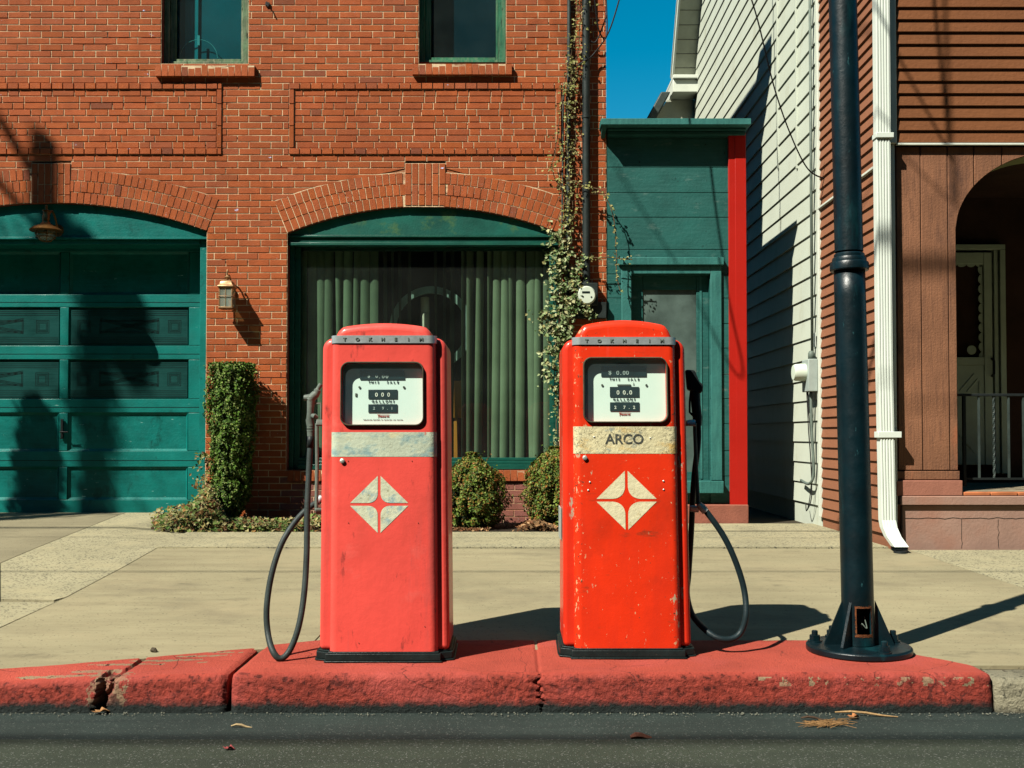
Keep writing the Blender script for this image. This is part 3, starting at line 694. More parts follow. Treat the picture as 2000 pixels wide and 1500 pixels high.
c.box(cc[0]-.012, cc[0]+.012, YB+.19, YB+.195, cc[1]+.15, cc[1]+.25); c.build('arched_trinket', m_pale, w1)

# ------------------------------------------------------------------ shop window
swt = thing('shop_window', (shop.cx, YB+.1, fz(918)), 'large green framed shop window with vertical blinds under the brick arch', 'window')
# lunette
def lun(A, z0, y0, y1, name, mat, parent, inset=.003):
    pts = [(A.x0+inset, z0)] + [(A.x1-inset, z0)]
    n = 30; ra = A.R-inset
    for k in range(n+1):
        a = A.a - 2*A.a*k/n; x = A.cx + ra*math.sin(a)*.999; z = A.cz+ra*math.cos(a)
        if z > z0+.002: pts.append((min(max(x, A.x0+inset), A.x1-inset), z))
    return MB().prism(pts, y0, y1, 'y').build(name, mat, parent)
lun(shop, fz(457), YB+.045, YB+.10, 'lunette_panel', m_lunette, swt)
f = MB(); xa, xb = shop.x0+.003, shop.x1-.003
f.box(xa, xb, YB+.035, YB+.13, fz(462), fz(457)-.002); f.box(xa, xb, YB+.055, YB+.13, fz(472), fz(462)-.001); f.box(xa, xb, YB+.030, YB+.13, fz(478), fz(472)-.001)
f.build('transom_beam', m_green, swt, bevel=.004)
f = MB(); zb = fz(918)+.003; zt = fz(478)-.002
for (a, b, y) in ((xa, xa+.045, .10), (xa+.046, xa+.10, .13), (xb-.04, xb, .055), (xb-.085, xb-.041, .085)):
    f.box(a, b, YB+y, YB+.19, zb, zt)
f.build('side_frame', m_green, swt, bevel=.004)
f = MB(); f.box(xa+.101, xb-.086, YB+.04, YB+.19, zb, zb+.05); f.box(xa+.101, xb-.086, YB+.075, YB+.19, zb+.051, zb+.085); f.box(xa+.101, xb-.086, YB+.10, YB+.19, zb+.086, zb+.115)
f.build('bottom_rail', m_green, swt, bevel=.005)
g = MB(); g.box(xa+.09, xb-.08, YB+.15, YB+.156, zb+.10, zt+.01); g.build('pane', m_glass, swt)
# vertical blinds: every vane
bl = thing('vertical_blinds', (shop.cx, YB+.235, fz(918)), 'row of green vertical blinds hanging uneven behind the shop glass', 'blinds')
hd = MB(); hd.box(xa+.11, xb-.09, YB+.195, YB+.25, zt-.02, zt+.03); hd.build('headrail', m_green, bl)
vanes = []
x = 592
for i in range(9): vanes.append((x+i*17.5+random.uniform(-2, 2), 16.5, random.uniform(-.25, .6), random.uniform(.7, 1.0)))
for xx, w, a, k in ((752, 7, .9, .35), (766, 8, 1.0, .5), (780, 5, .9, .3), (800, 10, 1.0, .3), (850, 12, .9, .4), (868, 10, .95, .35), (884, 8, .9, .25), (905, 9, .8, .8), (918, 12, .5, 1.1), (938, 13, .5, 1.1), (957, 10, .7, 1.0)): vanes.append((xx, w, a, k))
for xx, w in ((972, 14), (988, 12), (1000, 17), (1017, 18), (1036, 17), (1053, 15), (1069, 12)): vanes.append((xx, w, random.uniform(-.3, .6), 1.05))
for (xx, w, a, k) in vanes:
    y = YB+.235; X0 = PX(xx, 700, y); ww = .088; ca, sa = math.cos(a*1.35), math.sin(a*1.35)
    sw = random.uniform(-.045, .045); zc = zt-.022; z_b = zb+.09+random.uniform(0, .02); mb = MB(); nn = 8; kk = 6; vs = []
    for i in range(nn+1):
        t = i/nn; z = zc+(z_b-zc)*t; tw = (a + .25*random.uniform(-.2, .2)*0 + sw*4*math.sin(t*3))*1.35
        for j in range(kk+1):
            u = (j/kk-.5)*ww; cv = .016*(1-(2*j/kk-1)**2)
            vs.append((X0 + u*math.cos(tw) + sw*t*.6, y + u*math.sin(tw) - cv, z))
    fs = [(i*(kk+1)+j, i*(kk+1)+j+1, (i+1)*(kk+1)+j+1, (i+1)*(kk+1)+j) for i in range(nn) for j in range(kk)]
    v = random.uniform(.7, 1.15)*(k if k < 1 else 1); mb.add(vs, fs, (v*(.9 if k < 1 else 1), v, v))
    mb.build('vane', m_slat, bl, smooth=True, fix=False)
# things inside the shop
rg = MB(); c0 = P(842, 640, 10.30); n = 48
for (r0, r1) in ((.35, .42),):
    vs = []; 
    for k in range(n):
        a = 2*math.pi*k/n
        for (r, y) in ((r0, 0), (r1, 0), (r1, .04), (r0, .04)): vs.append((c0.x+r*math.cos(a), c0.y+y, c0.z+r*math.sin(a)))
    rg.add(vs, [(4*k+j, 4*((k+1) % n)+j, 4*((k+1) % n)+(j+1) % 4, 4*k+(j+1) % 4) for k in range(n) for j in range(4)])
o = rg.build('ring_sign', m_ring); tag(o, 'big round grey ring seen between the blinds inside the shop', 'ring')
pc = MB(); c1 = P(830, 640, 10.43); 
for k in range(9): pc.lathe([(.045, 0), (.045, .155), (.040, .16)], (c1.x, c1.y, .5+.165*k+.55), n=16)
o = pc.build('banded_column', m_pale); tag(o, 'slim pale banded column standing between the blinds in the shop', 'column')
oc = MB(); c2 = P(890, 780, 10.42); oc.box(c2.x-.06, c2.x+.06, c2.y, c2.y+.02, c2.z-.19, c2.z+.19); oc.box(c2.x-.02, c2.x+.02, c2.y+.02, c2.y+.06, .3, c2.z+.1)
o = oc.build('orange_card', m_orange, bevel=.004); tag(o, 'narrow orange card inside the shop right of the red pump', 'card')

# ------------------------------------------------------------------ garage door
gd = thing('garage_door', (gar.cx, YB+.3, .34), 'teal sectional garage door with two rows of patterned panes under the arch', 'garage door')
lun(gar, fz(461), YB+.05, YB+.10, 'lunette_panel', m_tealdk, gd)
f = MB(); f.box(gar.x0+.003, gar.x1-.003, YB+.030, YB+.12, fz(466), fz(461)-.002); f.build('transom_bead', m_teal, gd, bevel=.003)
f = MB(); zg = .30
f.box(gar.x1-.085, gar.x1-.003, YB+.075, YB+.33, zg, fz(466)-.002); f.box(gar.x0+.003, gar.x0+.085, YB+.075, YB+.33, zg, fz(466)-.002)
f.box(gar.x0+.086, gar.x1-.086, YB+.06, YB+.30, fz(466)+.0-.045, fz(466)-.002)
f.build('door_frame', m_teal, gd, bevel=.004)
YD = YB+.33
dzf = lambda py: PZ(py, YD); dxf = lambda px: PX(px, 750, YD)
f = MB(); xl, xr = gar.x0+.02, gar.x1-.02
rails = [(470, 492), (575, 600), (675, 702), (779, 806), (881, 912), (976, 1003)]
rows = []
f.box(xl, xr, YD+.028, YD+.05, dzf(1004), dzf(465))
for i, (a, b) in enumerate(rails): f.box(xl, xr, YD, YD+.027, dzf(b), dzf(a))
for i in range(5):
    za, zb_ = dzf(rails[i+1][0])+.001, dzf(rails[i][1])-.001
    for (pa, pb) in ((-205, -175), (116, 133), (368, 400)):
        f.box(dxf(pa), dxf(pb), YD, YD+.027, za, zb_)
    rows.append((za, zb_))
f.build('door_leaf', m_teal, gd, bevel=.005)
# joints between the sections
jt = MB()
for (a, b) in rails[1:5]:
    zc = dzf((a+b)/2+3); jt.box(xl, xr, YD-.0012, YD-.0002, zc-.003, zc+.003)
jt.build('section_joint', m_line, gd)
for i, (za, zb_) in enumerate(rows):
    for (pa, pb) in ((-173, 115), (134, 367)):
        X0, X1 = dxf(pa), dxf(pb)
        if i in (1, 2):
            o = MB().box(X0+.012, X1-.012, YD+.018, YD+.0275, za+.012, zb_-.012).build('pane', m_pinstripe, gd)
            ln = MB(); yy = YD+.0172; h = zb_-za; w = X1-X0; zc = (za+zb_)/2
            for q in (.05, .10, .15, .20): 
                ln.box(X0+.02, X1-.02, yy-.0006, yy, za+h*q, za+h*q+.004); ln.box(X0+.02, X1-.02, yy-.0006, yy, zb_-h*q-.004, zb_-h*q)
            def ring(xa_, xb_, za_, zb2, t=.004):
                ln.box(xa_, xb_, yy-.0006, yy, za_, za_+t); ln.box(xa_, xb_, yy-.0006, yy, zb2-t, zb2); ln.box(xa_, xa_+t, yy-.0006, yy, za_+t, zb2-t); ln.box(xb_-t, xb_, yy-.0006, yy, za_+t, zb2-t)
            s = h*.17
            for cxx in (X0+w*.12, X1-w*.12):
                for q in (1, .78, .58): ring(cxx-s*q, cxx+s*q, zc-s*q, zc+s*q)
            xa_, xb_ = X0+w*.25, X1-w*.25
            for q in (0, .012): ring(xa_+q, xb_-q, zc-s+q, zc+s-q)
            for sg in (-1, 1):
                for dd in (-.008, .004, .016):
                    ln.add([(xa_, yy-.0008, zc-sg*s+dd), (xa_, yy-.0008, zc-sg*s+dd+.004), (xb_, yy-.0008, zc+sg*s+dd+.004), (xb_, yy-.0008, zc+sg*s+dd)], [(0, 1, 2, 3)])
            ln.build('pane_pattern', m_line, o)
        else:
            b = .022; mb = MB()   # bevelled field
            mb.add([(X0, YD+.002, za), (X1, YD+.002, za), (X1, YD+.002, zb_), (X0, YD+.002, zb_), (X0+b, YD+.024, za+b), (X1-b, YD+.024, za+b), (X1-b, YD+.024, zb_-b), (X0+b, YD+.024, zb_-b)],
                   [(4, 5, 6, 7), (0, 1, 5, 4), (1, 2, 6, 5), (2, 3, 7, 6), (3, 0, 4, 7)])
            mb.build('panel', m_tealdk, gd)
h = MB(); c = P(122, 838, YD-.01); h.box(c.x-.012, c.x+.012, c.y-.02, c.y, c.z-.1, c.z+.1); h.tube([(c.x, c.y-.01, c.z-.03), (c.x, c.y-.05, c.z-.03), (c.x+.08, c.y-.05, c.z-.03)], .008, 8)
h.build('handle', m_black, gd, bevel=.002)

# ------------------------------------------------------------------ wall lantern
def lantern():
    yc = YB-.14; c = P(446, 570, yc); s = yc/F
    t = thing('wall_lantern', (c.x, YB-.01, PZ(603, yc)), 'small brass box lantern with clear panes on the brick pier', 'wall lamp')
    x0, x1 = PX(431, 570, yc), PX(457, 570, yc); za, zb2 = PZ(603, yc), PZ(562, yc); w = x1-x0; y0, y1 = yc-w/2, yc+w/2; cx = (x0+x1)/2
    m = MB(); q = .012
    for zz in (za, zb2-.012): 
        m.box(x0-.004, x1+.004, y0-.004, y0+q, zz, zz+.012); m.box(x0-.004, x1+.004, y1-q, y1+.004, zz, zz+.012); m.box(x0-.004, x0+q, y0+q, y1-q, zz, zz+.012); m.box(x1-q, x1+.004, y0+q, y1-q, zz, zz+.012)
    for xx in (x0, x1-.009):
        for yy in (y0, y1-.009): m.box(xx, xx+.009, yy, yy+.009, za+.013, zb2-.013)
    zm = (za+zb2)/2+.01
    for (a, b, c_, d_) in ((x0-.008, x1+.008, y0-.006, y0-.002), (x0-.008, x1+.008, y1+.002, y1+.006), (x0-.006, x0-.002, y0-.001, y1+.001), (x1+.002, x1+.006, y0-.001, y1+.001)): m.box(a, b, c_, d_, zm, zm+.005)
    m.box(cx-.002, cx+.002, y0-.001, y0+.003, za+.013, zb2-.013)
    m.build('cage', m_bronze, t, bevel=.0015)
    g = MB(); 
    g.box(x0+.010, x1-.010, y0+.004, y0+.0055, za+.012, zb2-.012); g.box(x0+.004, x0+.0055, y0+.01, y1-.01, za+.012, zb2-.012); g.box(x1-.0055, x1-.004, y0+.01, y1-.01, za+.012, zb2-.012)
    g.build('glass', m_lampglass, t)
    r = MB(); zr = zb2
    def sq(hw, z): return [(cx-hw, yc-hw, z), (cx+hw, yc-hw, z), (cx+hw, yc+hw, z), (cx-hw, yc+hw, z)]
    L_ = [sq(w*.60, zr), sq(w*.60, zr+.012), sq(w*.46, zr+.03), sq(w*.42, zr+.055), sq(w*.28, zr+.07)]
    vs = sum(L_, []); r.add(vs, [(4*i+j, 4*i+(j+1) % 4, 4*i+4+(j+1) % 4, 4*i+4+j) for i in range(4) for j in range(4)] + [(0, 3, 2, 1), (16, 17, 18, 19)])
    r.build('roof', m_bronze, t, bevel=.003)
    f = MB(); f.lathe([(.012, 0), (.010, .012), (.028, .025), (.030, .032), (.012, .045), (.006, .055)], (cx, yc, zr+.07), n=16)
    f.tube([(cx, yc, zr+.12), (cx-.0, yc-.012, zr+.145), (cx, yc-.004, zr+.17), (cx, yc+.014, zr+.17), (cx, yc+.016, zr+.15)], .007, 8)
    f.build('finial', m_bronze, t, smooth=True, autos=50)
    a = MB(); a.tube(spline([(cx, yc+.01, zr+.10), (cx, yc+.06, zr+.13), (cx, yc+.11, zr+.09), (cx, YB-.01, zr+.02)], 6), .008, 8); a.lathe([(.05, -.0), (.05, .012), (.03, .02)], (cx, YB-.022, zr-.03), axis='y', n=20)
    a.build('bracket', m_bronzedk, t, smooth=True, autos=50)
    l = MB(); l.lathe([(.012, 0), (.014, .06), (.006, .11), (.001, .12)], (cx, yc, za+.012), n=12); l.build('candle', m_pale, t, smooth=True)
    b = MB(); b.box(x0, x1, y0, y1, za-.006, za-.0005); b.build('floor_plate', m_bronzedk, t)
lantern()
def barnlamp():
    yc = YB-.26; c = P(90, 440, yc); zb_ = PZ(452, yc)
    t = thing('barn_lamp', (c.x, YB-.01, zb_-.08), 'bronze barn lamp with wide flared shade above the garage door', 'wall lamp')
    k = yc/F
    s = MB(); s.lathe([(.145, .0), (.150, .008), (.12, .035), (.06, .062), (.035, .085), (.030, .10)], (c.x, yc, zb_), n=32); s.build('lamp_shade', m_bronzedk, t, smooth=True, autos=60)
    f = MB(); f.lathe([(.034, .10), (.034, .15), (.028, .155), (.028, .19), (.036, .195), (.036, .202), (.014, .21), (.010, .225), (.014, .232), (.008, .25), (.001, .258)], (c.x, yc, zb_), n=20); f.build('finial', m_bronzedk, t, smooth=True, autos=50)
    g = MB(); g.lathe([(.09, -.001), (.088, -.05), (.06, -.08), (.02, -.09)], (c.x, yc, zb_), n=20); g.build('glass', m_lampglass, t, smooth=True)
    cg = MB()
    for j in range(6):
        a = 2*math.pi*j/6; cg.tube([(c.x+.098*math.cos(a), yc+.098*math.sin(a), zb_), (c.x+.096*math.cos(a), yc+.096*math.sin(a), zb_-.05), (c.x+.05*math.cos(a), yc+.05*math.sin(a), zb_-.09), (c.x, yc, zb_-.10)], .004, 6)
    for rr, zz in ((.097, -.03), (.09, -.06)): cg.tube([(c.x+rr*math.cos(a*.5236), yc+rr*math.sin(a*.5236), zb_+zz) for a in range(13)], .0035, 6, caps=False)
    cg.build('guard', m_bronzedk, t)
    a = MB(); a.tube(spline([(c.x, yc+.02, zb_+.14), (c.x, yc+.12, zb_+.22), (c.x, yc+.2, zb_+.16), (c.x, YB-.02, zb_+.08)], 6), .011, 8); a.lathe([(.06, 0), (.06, .012)], (c.x, YB-.018, zb_+.06), axis='y', n=20); a.build('bracket', m_bronzedk, t, smooth=True, autos=50)
barnlamp()
# nails and stubs left in the brick
st = MB(); c = fx(523, 10), fz(10)
st.tube([(c[0], YB, c[1]), (c[0], YB-.05, c[1]+.01), (c[0]+.02, YB-.06, c[1]-.04)], .007, 6); st.box(c[0]-.02, c[0]+.02, YB-.02, YB-.002, c[1]-.01, c[1]+.02)
o = st.build('wall_hook', m_black); tag(o, 'small rusty hook fixed high on the brick between the upper windows', 'hook')

# ------------------------------------------------------------------ conduits, meter
c_ = lambda px, py, y: P(px, py, y)
m = thing('electric_meter', (fx(1147), YB-.08, fz(620)), 'black electric meter box with round dial and conduit on the brick corner', 'meter')
yy = YB-.10; bx = MB(); p0 = P(1127, 552, yy); p1 = P(1168, 596, yy)
bx.box(p0.x, p1.x, yy, YB-.006, p1.z, p0.z); bx.build('meter_box', m_pipe, m, bevel=.008)
b2 = MB(); p0 = P(1120, 590, YB-.06); p1 = P(1185, 622, YB-.06); b2.box(p0.x, p1.x, YB-.065, YB-.004, p1.z, p0.z); b2.build('lower_box', m_pipe, m, bevel=.008)
mc = P(1146, 576, yy-.04); fc = MB(); fc.lathe([(.001, -.030), (.078, -.030), (.085, -.012), (.092, .0), (.095, .03)], (mc.x, yy-.005, mc.z), axis='y', n=32); fc.build('meter_dial', m_meterface, m, smooth=True, autos=40)
dd = MB(); dd.box(mc.x-.045, mc.x+.03, yy-.038, yy-.036, mc.z+.018, mc.z+.036); dd.lathe([(.008, 0), (.008, .002)], (mc.x+.045, yy-.038, mc.z-.02), axis='y', n=10); dd.lathe([(.007, 0), (.007, .002)], (mc.x-.035, yy-.038, mc.z-.015), axis='y', n=10); dd.build('dial_display', m_line, m)
cd = MB(); X1_ = fx(1144, 300); cd.tube([(X1_, YB-.06, p0.z+.15), (X1_, YB-.06, fz(520)), (X1_, YB-.06, fz(260)), (X1_, YB-.06, 5.8)], .038, 14); 
for py in (232, 508): cd.tube([(X1_, YB-.06, fz(py)-.015), (X1_, YB-.06, fz(py)+.015)], .044, 14)
cd.build('conduit', m_pipe, m, smooth=True, autos=50)
cd = MB(); X2_ = fx(1110, 300); cd.tube([(X2_-.02, YB-.035, .25), (X2_-.015, YB-.035, fz(620)), (X2_, YB-.035, fz(300)), (X2_+.01, YB-.035, 5.8)], .019, 10)
cd.tube([(X2_-.065, YB-.03, fz(470)), (X2_-.05, YB-.03, fz(200)), (X2_-.04, YB-.03, fz(165))], .009, 8)
o = cd.build('drain_pipe', m_pipe2, smooth=True, autos=50); tag(o, 'thin grey green pipe climbed by the vine beside the shop window', 'pipe')
# loose service cables at the top of the brick corner
cb = MB()
for pts in ([(1215, -20, 9.8), (1190, 60, 9.85), (1160, 105, 9.93), (1140, 120, 9.9), (1110, 140, 9.95)], [(1160, -10, 9.8), (1170, 60, 9.9), (1185, 70, 9.96), (1184, -10, 9.97)], [(1185, 30, 9.9), (1165, 80, 9.93), (1150, 78, 9.94)]):
    cb.tube(spline([P(*p) for p in pts], 8), .007, 6)
o = cb.build('service_cable', m_cable, smooth=True); tag(o, 'thin black cables looped over the top right corner of the brick wall', 'cable')

# ------------------------------------------------------------------ leaves
LC = {'box': [(.085, .14, .016), (.055, .10, .014), (.13, .18, .025), (.17, .12, .022), (.22, .10, .02), (.04, .07, .01), (.18, .22, .05)],
      'col': [(.065, .14, .014), (.09, .18, .02), (.045, .10, .012), (.15, .22, .04), (.20, .25, .07), (.03, .065, .008)],
      'ivy': [(.25, .31, .14), (.17, .24, .09), (.34, .38, .20), (.09, .14, .04), (.05, .09, .025), (.28, .26, .10), (.38, .37, .19)],
      'dryivy': [(.16, .16, .045), (.09, .13, .03), (.24, .20, .07), (.10, .05, .02), (.07, .13, .025), (.22, .12, .04), (.14, .19, .05), (.32, .28, .13)],
      'dry': [(.30, .13, .05), (.36, .20, .09), (.22, .09, .04), (.42, .26, .13), (.16, .08, .035)],
      'yellow': [(.26, .27, .08), (.2, .2, .06), (.33, .30, .12), (.14, .12, .04)]}
def leaf(mb, p, nrm, size, pal, rnd=.9):
    n = (Vector(nrm) + Vector((random.gauss(0, 1), random.gauss(0, 1), random.gauss(0, 1)))*rnd*.5)
    if n.length < .01: n = Vector((0, -1, 0))
    n.normalize(); a = n.cross(Vector((random.gauss(0, 1), random.gauss(0, 1), random.gauss(0, 1)))).normalized(); b = n.cross(a)
    s = size*random.uniform(.45, 1.35); c = random.choice(LC[pal]); k = random.uniform(.75, 1.2); c = (c[0]*k, c[1]*k, c[2]*k)
    p = Vector(p); f = n*s*.18
    mb.add([p - a*s*.5, p + b*s*.40+f-a*s*.08, p + a*s*.52, p - b*s*.40+f-a*s*.08], [(0, 3, 2), (0, 2, 1)], c)
def shrub(name, label, group, cx, cy, z0, prof, pal, nl, size, lump=.12, seed=1, extra=None, squash=1.0):
    """prof(t)->radius for t 0..1 height"""
    t_ = thing(name, (cx, cy, z0), label, 'shrub', group); mb = MB(); zt = prof[-1][0]
    def rad(h):
        for i in range(len(prof)-1):
            if prof[i][0] <= h <= prof[i+1][0]:
                u = (h-prof[i][0])/(prof[i+1][0]-prof[i][0]); return prof[i][1]+(prof[i+1][1]-prof[i][1])*u
        return prof[-1][1]
    for _ in range(nl):
        h = random.uniform(0, zt); an = random.uniform(0, 2*math.pi); r = rad(h)
        d = Vector((math.cos(an), math.sin(an), 0)); q = Vector((d.x*3, d.y*3, h*6+seed))
        rr = r*(1 + lump*mnoise.fractal(q, 1, 2, 4)*1.4)
        dep = random.random()**2.0*.35; fr_ = rr*(1-dep)
        if mnoise.noise(q*1.7+Vector((5, 5, seed))) > .22 and dep < .16: continue     # gaps
        leaf(mb, (cx + d.x*fr_, cy + d.y*fr_*squash, z0+h+random.uniform(-.01, .01)), (d.x, d.y, .45 if h < zt*.85 else 1.2), size, pal)
    for _ in range(int(zt*60)):   # stray shoots
        h = random.uniform(.05, zt); an = random.uniform(math.pi, 2*math.pi) if random.random() < .8 else random.uniform(0, math.pi); r = rad(h); l = random.uniform(.02, .065)
        for k in range(7):
            u = k/6; leaf(mb, (cx + math.cos(an)*(r*.95+l*u), cy + math.sin(an)*(r*.95+l*u)*squash, z0+h+l*1.2*u), (math.cos(an), math.sin(an), 1), size*.9, pal)
    nt_ = int(nl*.06)
    for _ in range(nt_):   # top
        an = random.uniform(0, 2*math.pi); r = rad(zt)*math.sqrt(random.random()); leaf(mb, (cx+r*math.cos(an), cy+r*math.sin(an)*squash, z0+zt+random.uniform(-.03, .035)), (0, 0, 1), size, pal)
    mb.build('foliage', m_leaf, t_, fix=False)
    core = MB(); core.lathe([(max(.02, r*.66), h*.96+.02) for h, r in prof], (cx, cy, z0), n=14); core.build('inner_growth', m_inner, t_)
    s = MB()
    for k in range(6):
        a = random.uniform(0, 6.28); s.tube([(cx+.02*math.cos(a), cy+.02*math.sin(a), z0-.02), (cx+.06*math.cos(a), cy+.06*math.sin(a), z0+zt*.4), (cx+.08*math.cos(a+.4), cy+.08*math.sin(a+.4), z0+zt*.85)], [.014, .009, .004], 6)
    s.build('stems', m_stem, t_)
    return t_
zb0 = .265; yc = 9.72
sx0 = PX(452, 870, yc); zs0 = PZ(1026, yc)
col_top = PZ(716, yc)-zs0
shrub('columnar_shrub', 'tall clipped columnar evergreen beside the garage door', None, sx0, yc, zs0,
      [(0, .03), (.12, .10), (.3, .16), (.5, .18), (.8, .20), (1.1, .225), (1.35, .225), (col_top, .215)], 'col', 25000, .025, .20, 3)
bx1 = PX(922, 960, 9.5)
shrub('round_shrub', 'rounded boxwood bush between the two pumps at left', 'boxwood bushes under the shop window', bx1, 9.45, PZ(1028, 9.45), [(0, .18), (.06, .27), (.2, .32), (.35, .30), (.48, .23), (.58, .14), (.645, .05)], 'box', 17000, .024, .24, 9)
bx2 = PX(1083, 960, 9.45)
shrub('round_shrub', 'rounded boxwood bush half hidden behind the chipped orange red pump', 'boxwood bushes under the shop window', bx2, 9.45, PZ(1028, 9.45), [(0, .15), (.08, .23), (.25, .27), (.45, .27), (.58, .20), (.66, .12), (.70, .05)], 'box', 16000, .024, .22, 21)
# ivy on the ground beside the drive
iv = MB()
for _ in range(4200):
    px = random.triangular(292, 520, 420); u = (px-292)/228
    hmax = 14 + 62*math.exp(-((px-408)/24)**2) + 22*math.exp(-((px-360)/45)**2)
    yd = random.uniform(8.95, 9.75); base = G(min(px, 600), 1030).z
    X = PX(px, 1020, yd); h = random.random()**1.5*hmax*yd/F
    leaf(iv, (X, yd, gz(X, yd)+.01+h), (0, -.7, .8), .042, 'dryivy')
for _ in range(1700):
    X = random.uniform(-2.6, -1.75); yd = random.uniform(8.97, 9.5); leaf(iv, (X, yd, .275+random.random()**2*.09), (0, -.5, 1), .04, 'dryivy')
for _ in range(220):
    X = -2.93 + random.gauss(0, .05); yd = random.uniform(9.7, 9.95); leaf(iv, (X, yd, random.uniform(.3, .95)), (0, -1, .3), .04, 'dryivy')
for _ in range(260):
    X = random.uniform(-2.0, -1.6); yd = random.uniform(9.5, 9.97); leaf(iv, (X, yd, .27+random.random()*.12), (0, -.6, .7), .045, 'dryivy')
o = iv.build('ground_ivy', m_ivy, fix=False); tag(o, 'straggling ivy on the ground around the columnar shrub', 'ivy', kind='stuff')
dl = MB()
for _ in range(260): leaf(dl, (random.uniform(-2.1, -.85), random.uniform(8.97, 9.2), .28+random.random()*.015), (0, -.3, 1), .035, random.choice(['dry', 'dryivy']))
for _ in range(200): leaf(dl, (random.uniform(-.65, -.2), random.uniform(9.0, 9.1), .28+random.random()*.02), (0, -.3, 1), .035, 'dry')
for _ in range(420): X = random.gauss(.24, .09); leaf(dl, (X, random.uniform(9.02, 9.6), .28+random.random()*.09*max(0, 1-abs(X-.24)/.2)), (0, -.5, 1), .05, 'dry')
o = dl.build('fallen_leaves', m_dry, fix=False); tag(o, 'brown fallen leaves lying in the bed below the shop window', 'leaves', kind='stuff')
# climbing vine
vn = thing('climbing_vine', (fx(1100), YB-.05, .3), 'pale leafy vine climbing the pipes at the right of the shop window', 'vine')
paths = [([(1128, -20), (1125, 60), (1110, 130), (1097, 200), (1085, 290), (1078, 330), (1095, 370), (1112, 400), (1100, 440)], .035, 330, 'yellow', .028),
         ([(1135, -10), (1132, 70), (1120, 150), (1108, 190)], .05, 260, 'yellow', .028),
         ([(1120, 120), (1110, 200), (1108, 280), (1112, 340), (1118, 400), (1112, 450)], .035, 330, 'yellow', .028),
         ([(1122, 150), (1125, 260), (1118, 300)], .025, 90, 'yellow', .025),
         ([(1110, 350), (1140, 362), (1170, 372), (1192, 400), (1200, 440), (1204, 500), (1206, 545), (1212, 568)], .012, 100, 'yellow', .028),
         ([(1150, 504), (1185, 504), (1235, 506)], .012, 45, 'yellow', .025),
         ([(1090, 450), (1092, 500), (1090, 560), (1095, 620), (1085, 680), (1083, 740)], .060, 1500, 'ivy', .040),
         ([(1135, 515), (1120, 560), (1115, 600), (1100, 640)], .036, 560, 'ivy', .038),
         ([(1120, 570), (1140, 600), (1152, 618)], .03, 350, 'ivy', .03),
         ([(1060, 620), (1080, 640), (1100, 660)], .05, 520, 'ivy', .038),
         ([(1082, 740), (1086, 800), (1088, 880), (1090, 950)], .03, 160, 'ivy', .03)]
vl = MB(); vst = MB()
for pts, sp, n_, pal, sz in paths:
    yb = 9.87 if pts[0][0] > 1105 and pts[-1][0] > 1200 else 9.93
    w = spline([P(a, b, yb) for a, b in pts], 10)
    vst.tube([p + Vector((mnoise.noise(p*9), 0, mnoise.noise(p*7)))*.012 for p in w], .0045, 5)
    for _ in range(n_):
        p = random.choice(w); q = p + Vector((random.gauss(0, sp), -abs(random.gauss(0, .03)) , random.gauss(0, max(sp, .02))))
        if mnoise.noise(q*11) > .28: continue
        leaf(vl, q, (0, -1, .5), sz, pal)
vl.build('foliage', m_ivy, vn, fix=False); vst.build('stems', m_stem, vn)

# ------------------------------------------------------------------ teal shed front
sh = thing('teal_shed', (1.6, YB, .265), 'narrow teal boarded lean-to with cornice squeezed beside the brick building', 'shed')
SX0, SX1 = fx(1187), fx(1425)
b = MB(); zs_top = fz(258); rows_ = [fz(y) for y in (983, 930, 880, 828, 779, 731, 680, 632, 582, 535, 487, 424, 376, 326, 270, 240)]
for i in range(len(rows_)-1):
    j = random.uniform(-.001, .001); lo, hi = rows_[i]+.0025, rows_[i+1]-.0025
    if lo > fz(540) or hi < fz(940): b.box(SX0, SX1, YB+.012+j, YB+.04, lo, hi)
    else: b.box(SX0, fx(1234)-.002, YB+.012+j, YB+.04, lo, hi); b.box(fx(1387)+.002, SX1, YB+.012+j, YB+.04, lo, hi)
b.box(SX0, fx(1234)-.003, YB+.041, YB+.16, rows_[0], rows_[-1]); b.box(fx(1387)+.003, SX1+.1, YB+.041, YB+.16, rows_[0], rows_[-1]); b.box(fx(1234)-.003, fx(1387)+.003, YB+.041, YB+.16, fz(536), rows_[-1]); b.box(fx(1234)-.003, fx(1387)+.003, YB+.041, YB+.16, rows_[0], fz(938))
b.build('board_wall', m_shed, sh, bevel=.003)
b = MB(); RX0, RX1 = fx(1424), fx(1456); b.box(RX0, RX1, YB-.025, YB+.03, fz(988), fz(262)); b.box(RX0+.062, RX1+.008, YB-.029, YB+.2, fz(992), fz(262))
b.build('red_corner_board', m_redboard, sh, bevel=.002)
yk = YB-.20
b = MB(); b.box(PX(1174, 240, yk), PX(1467, 240, yk), yk, YB+2, PZ(243, yk), PZ(231, yk)); b.build('cornice_cap', m_shed2, sh, bevel=.003)
b = MB(); b.box(PX(1187, 258, YB-.06), PX(1456, 258, YB-.06), YB-.06, YB+.011, PZ(263, YB-.06), PZ(257, YB-.06)); b.box(PX(1187, 258, YB-.10), PX(1456, 258, YB-.06), YB-.10, YB+.011, PZ(256, YB-.06), PZ(244, yk))
b.build('cornice_moulding', m_shed, sh, bevel=.003)
ret = MB(); zc0 = PZ(243, yk)-.001
ret.prism([(yk+.01, zc0), (YB+.02, zc0), (YB+.02, fz(272)), (YB-.03, fz(268))], PX(1175, 240, yk)+.01, PX(1175, 240, yk)+.05, 'x'); ret.build('cornice_return', m_shed, sh)
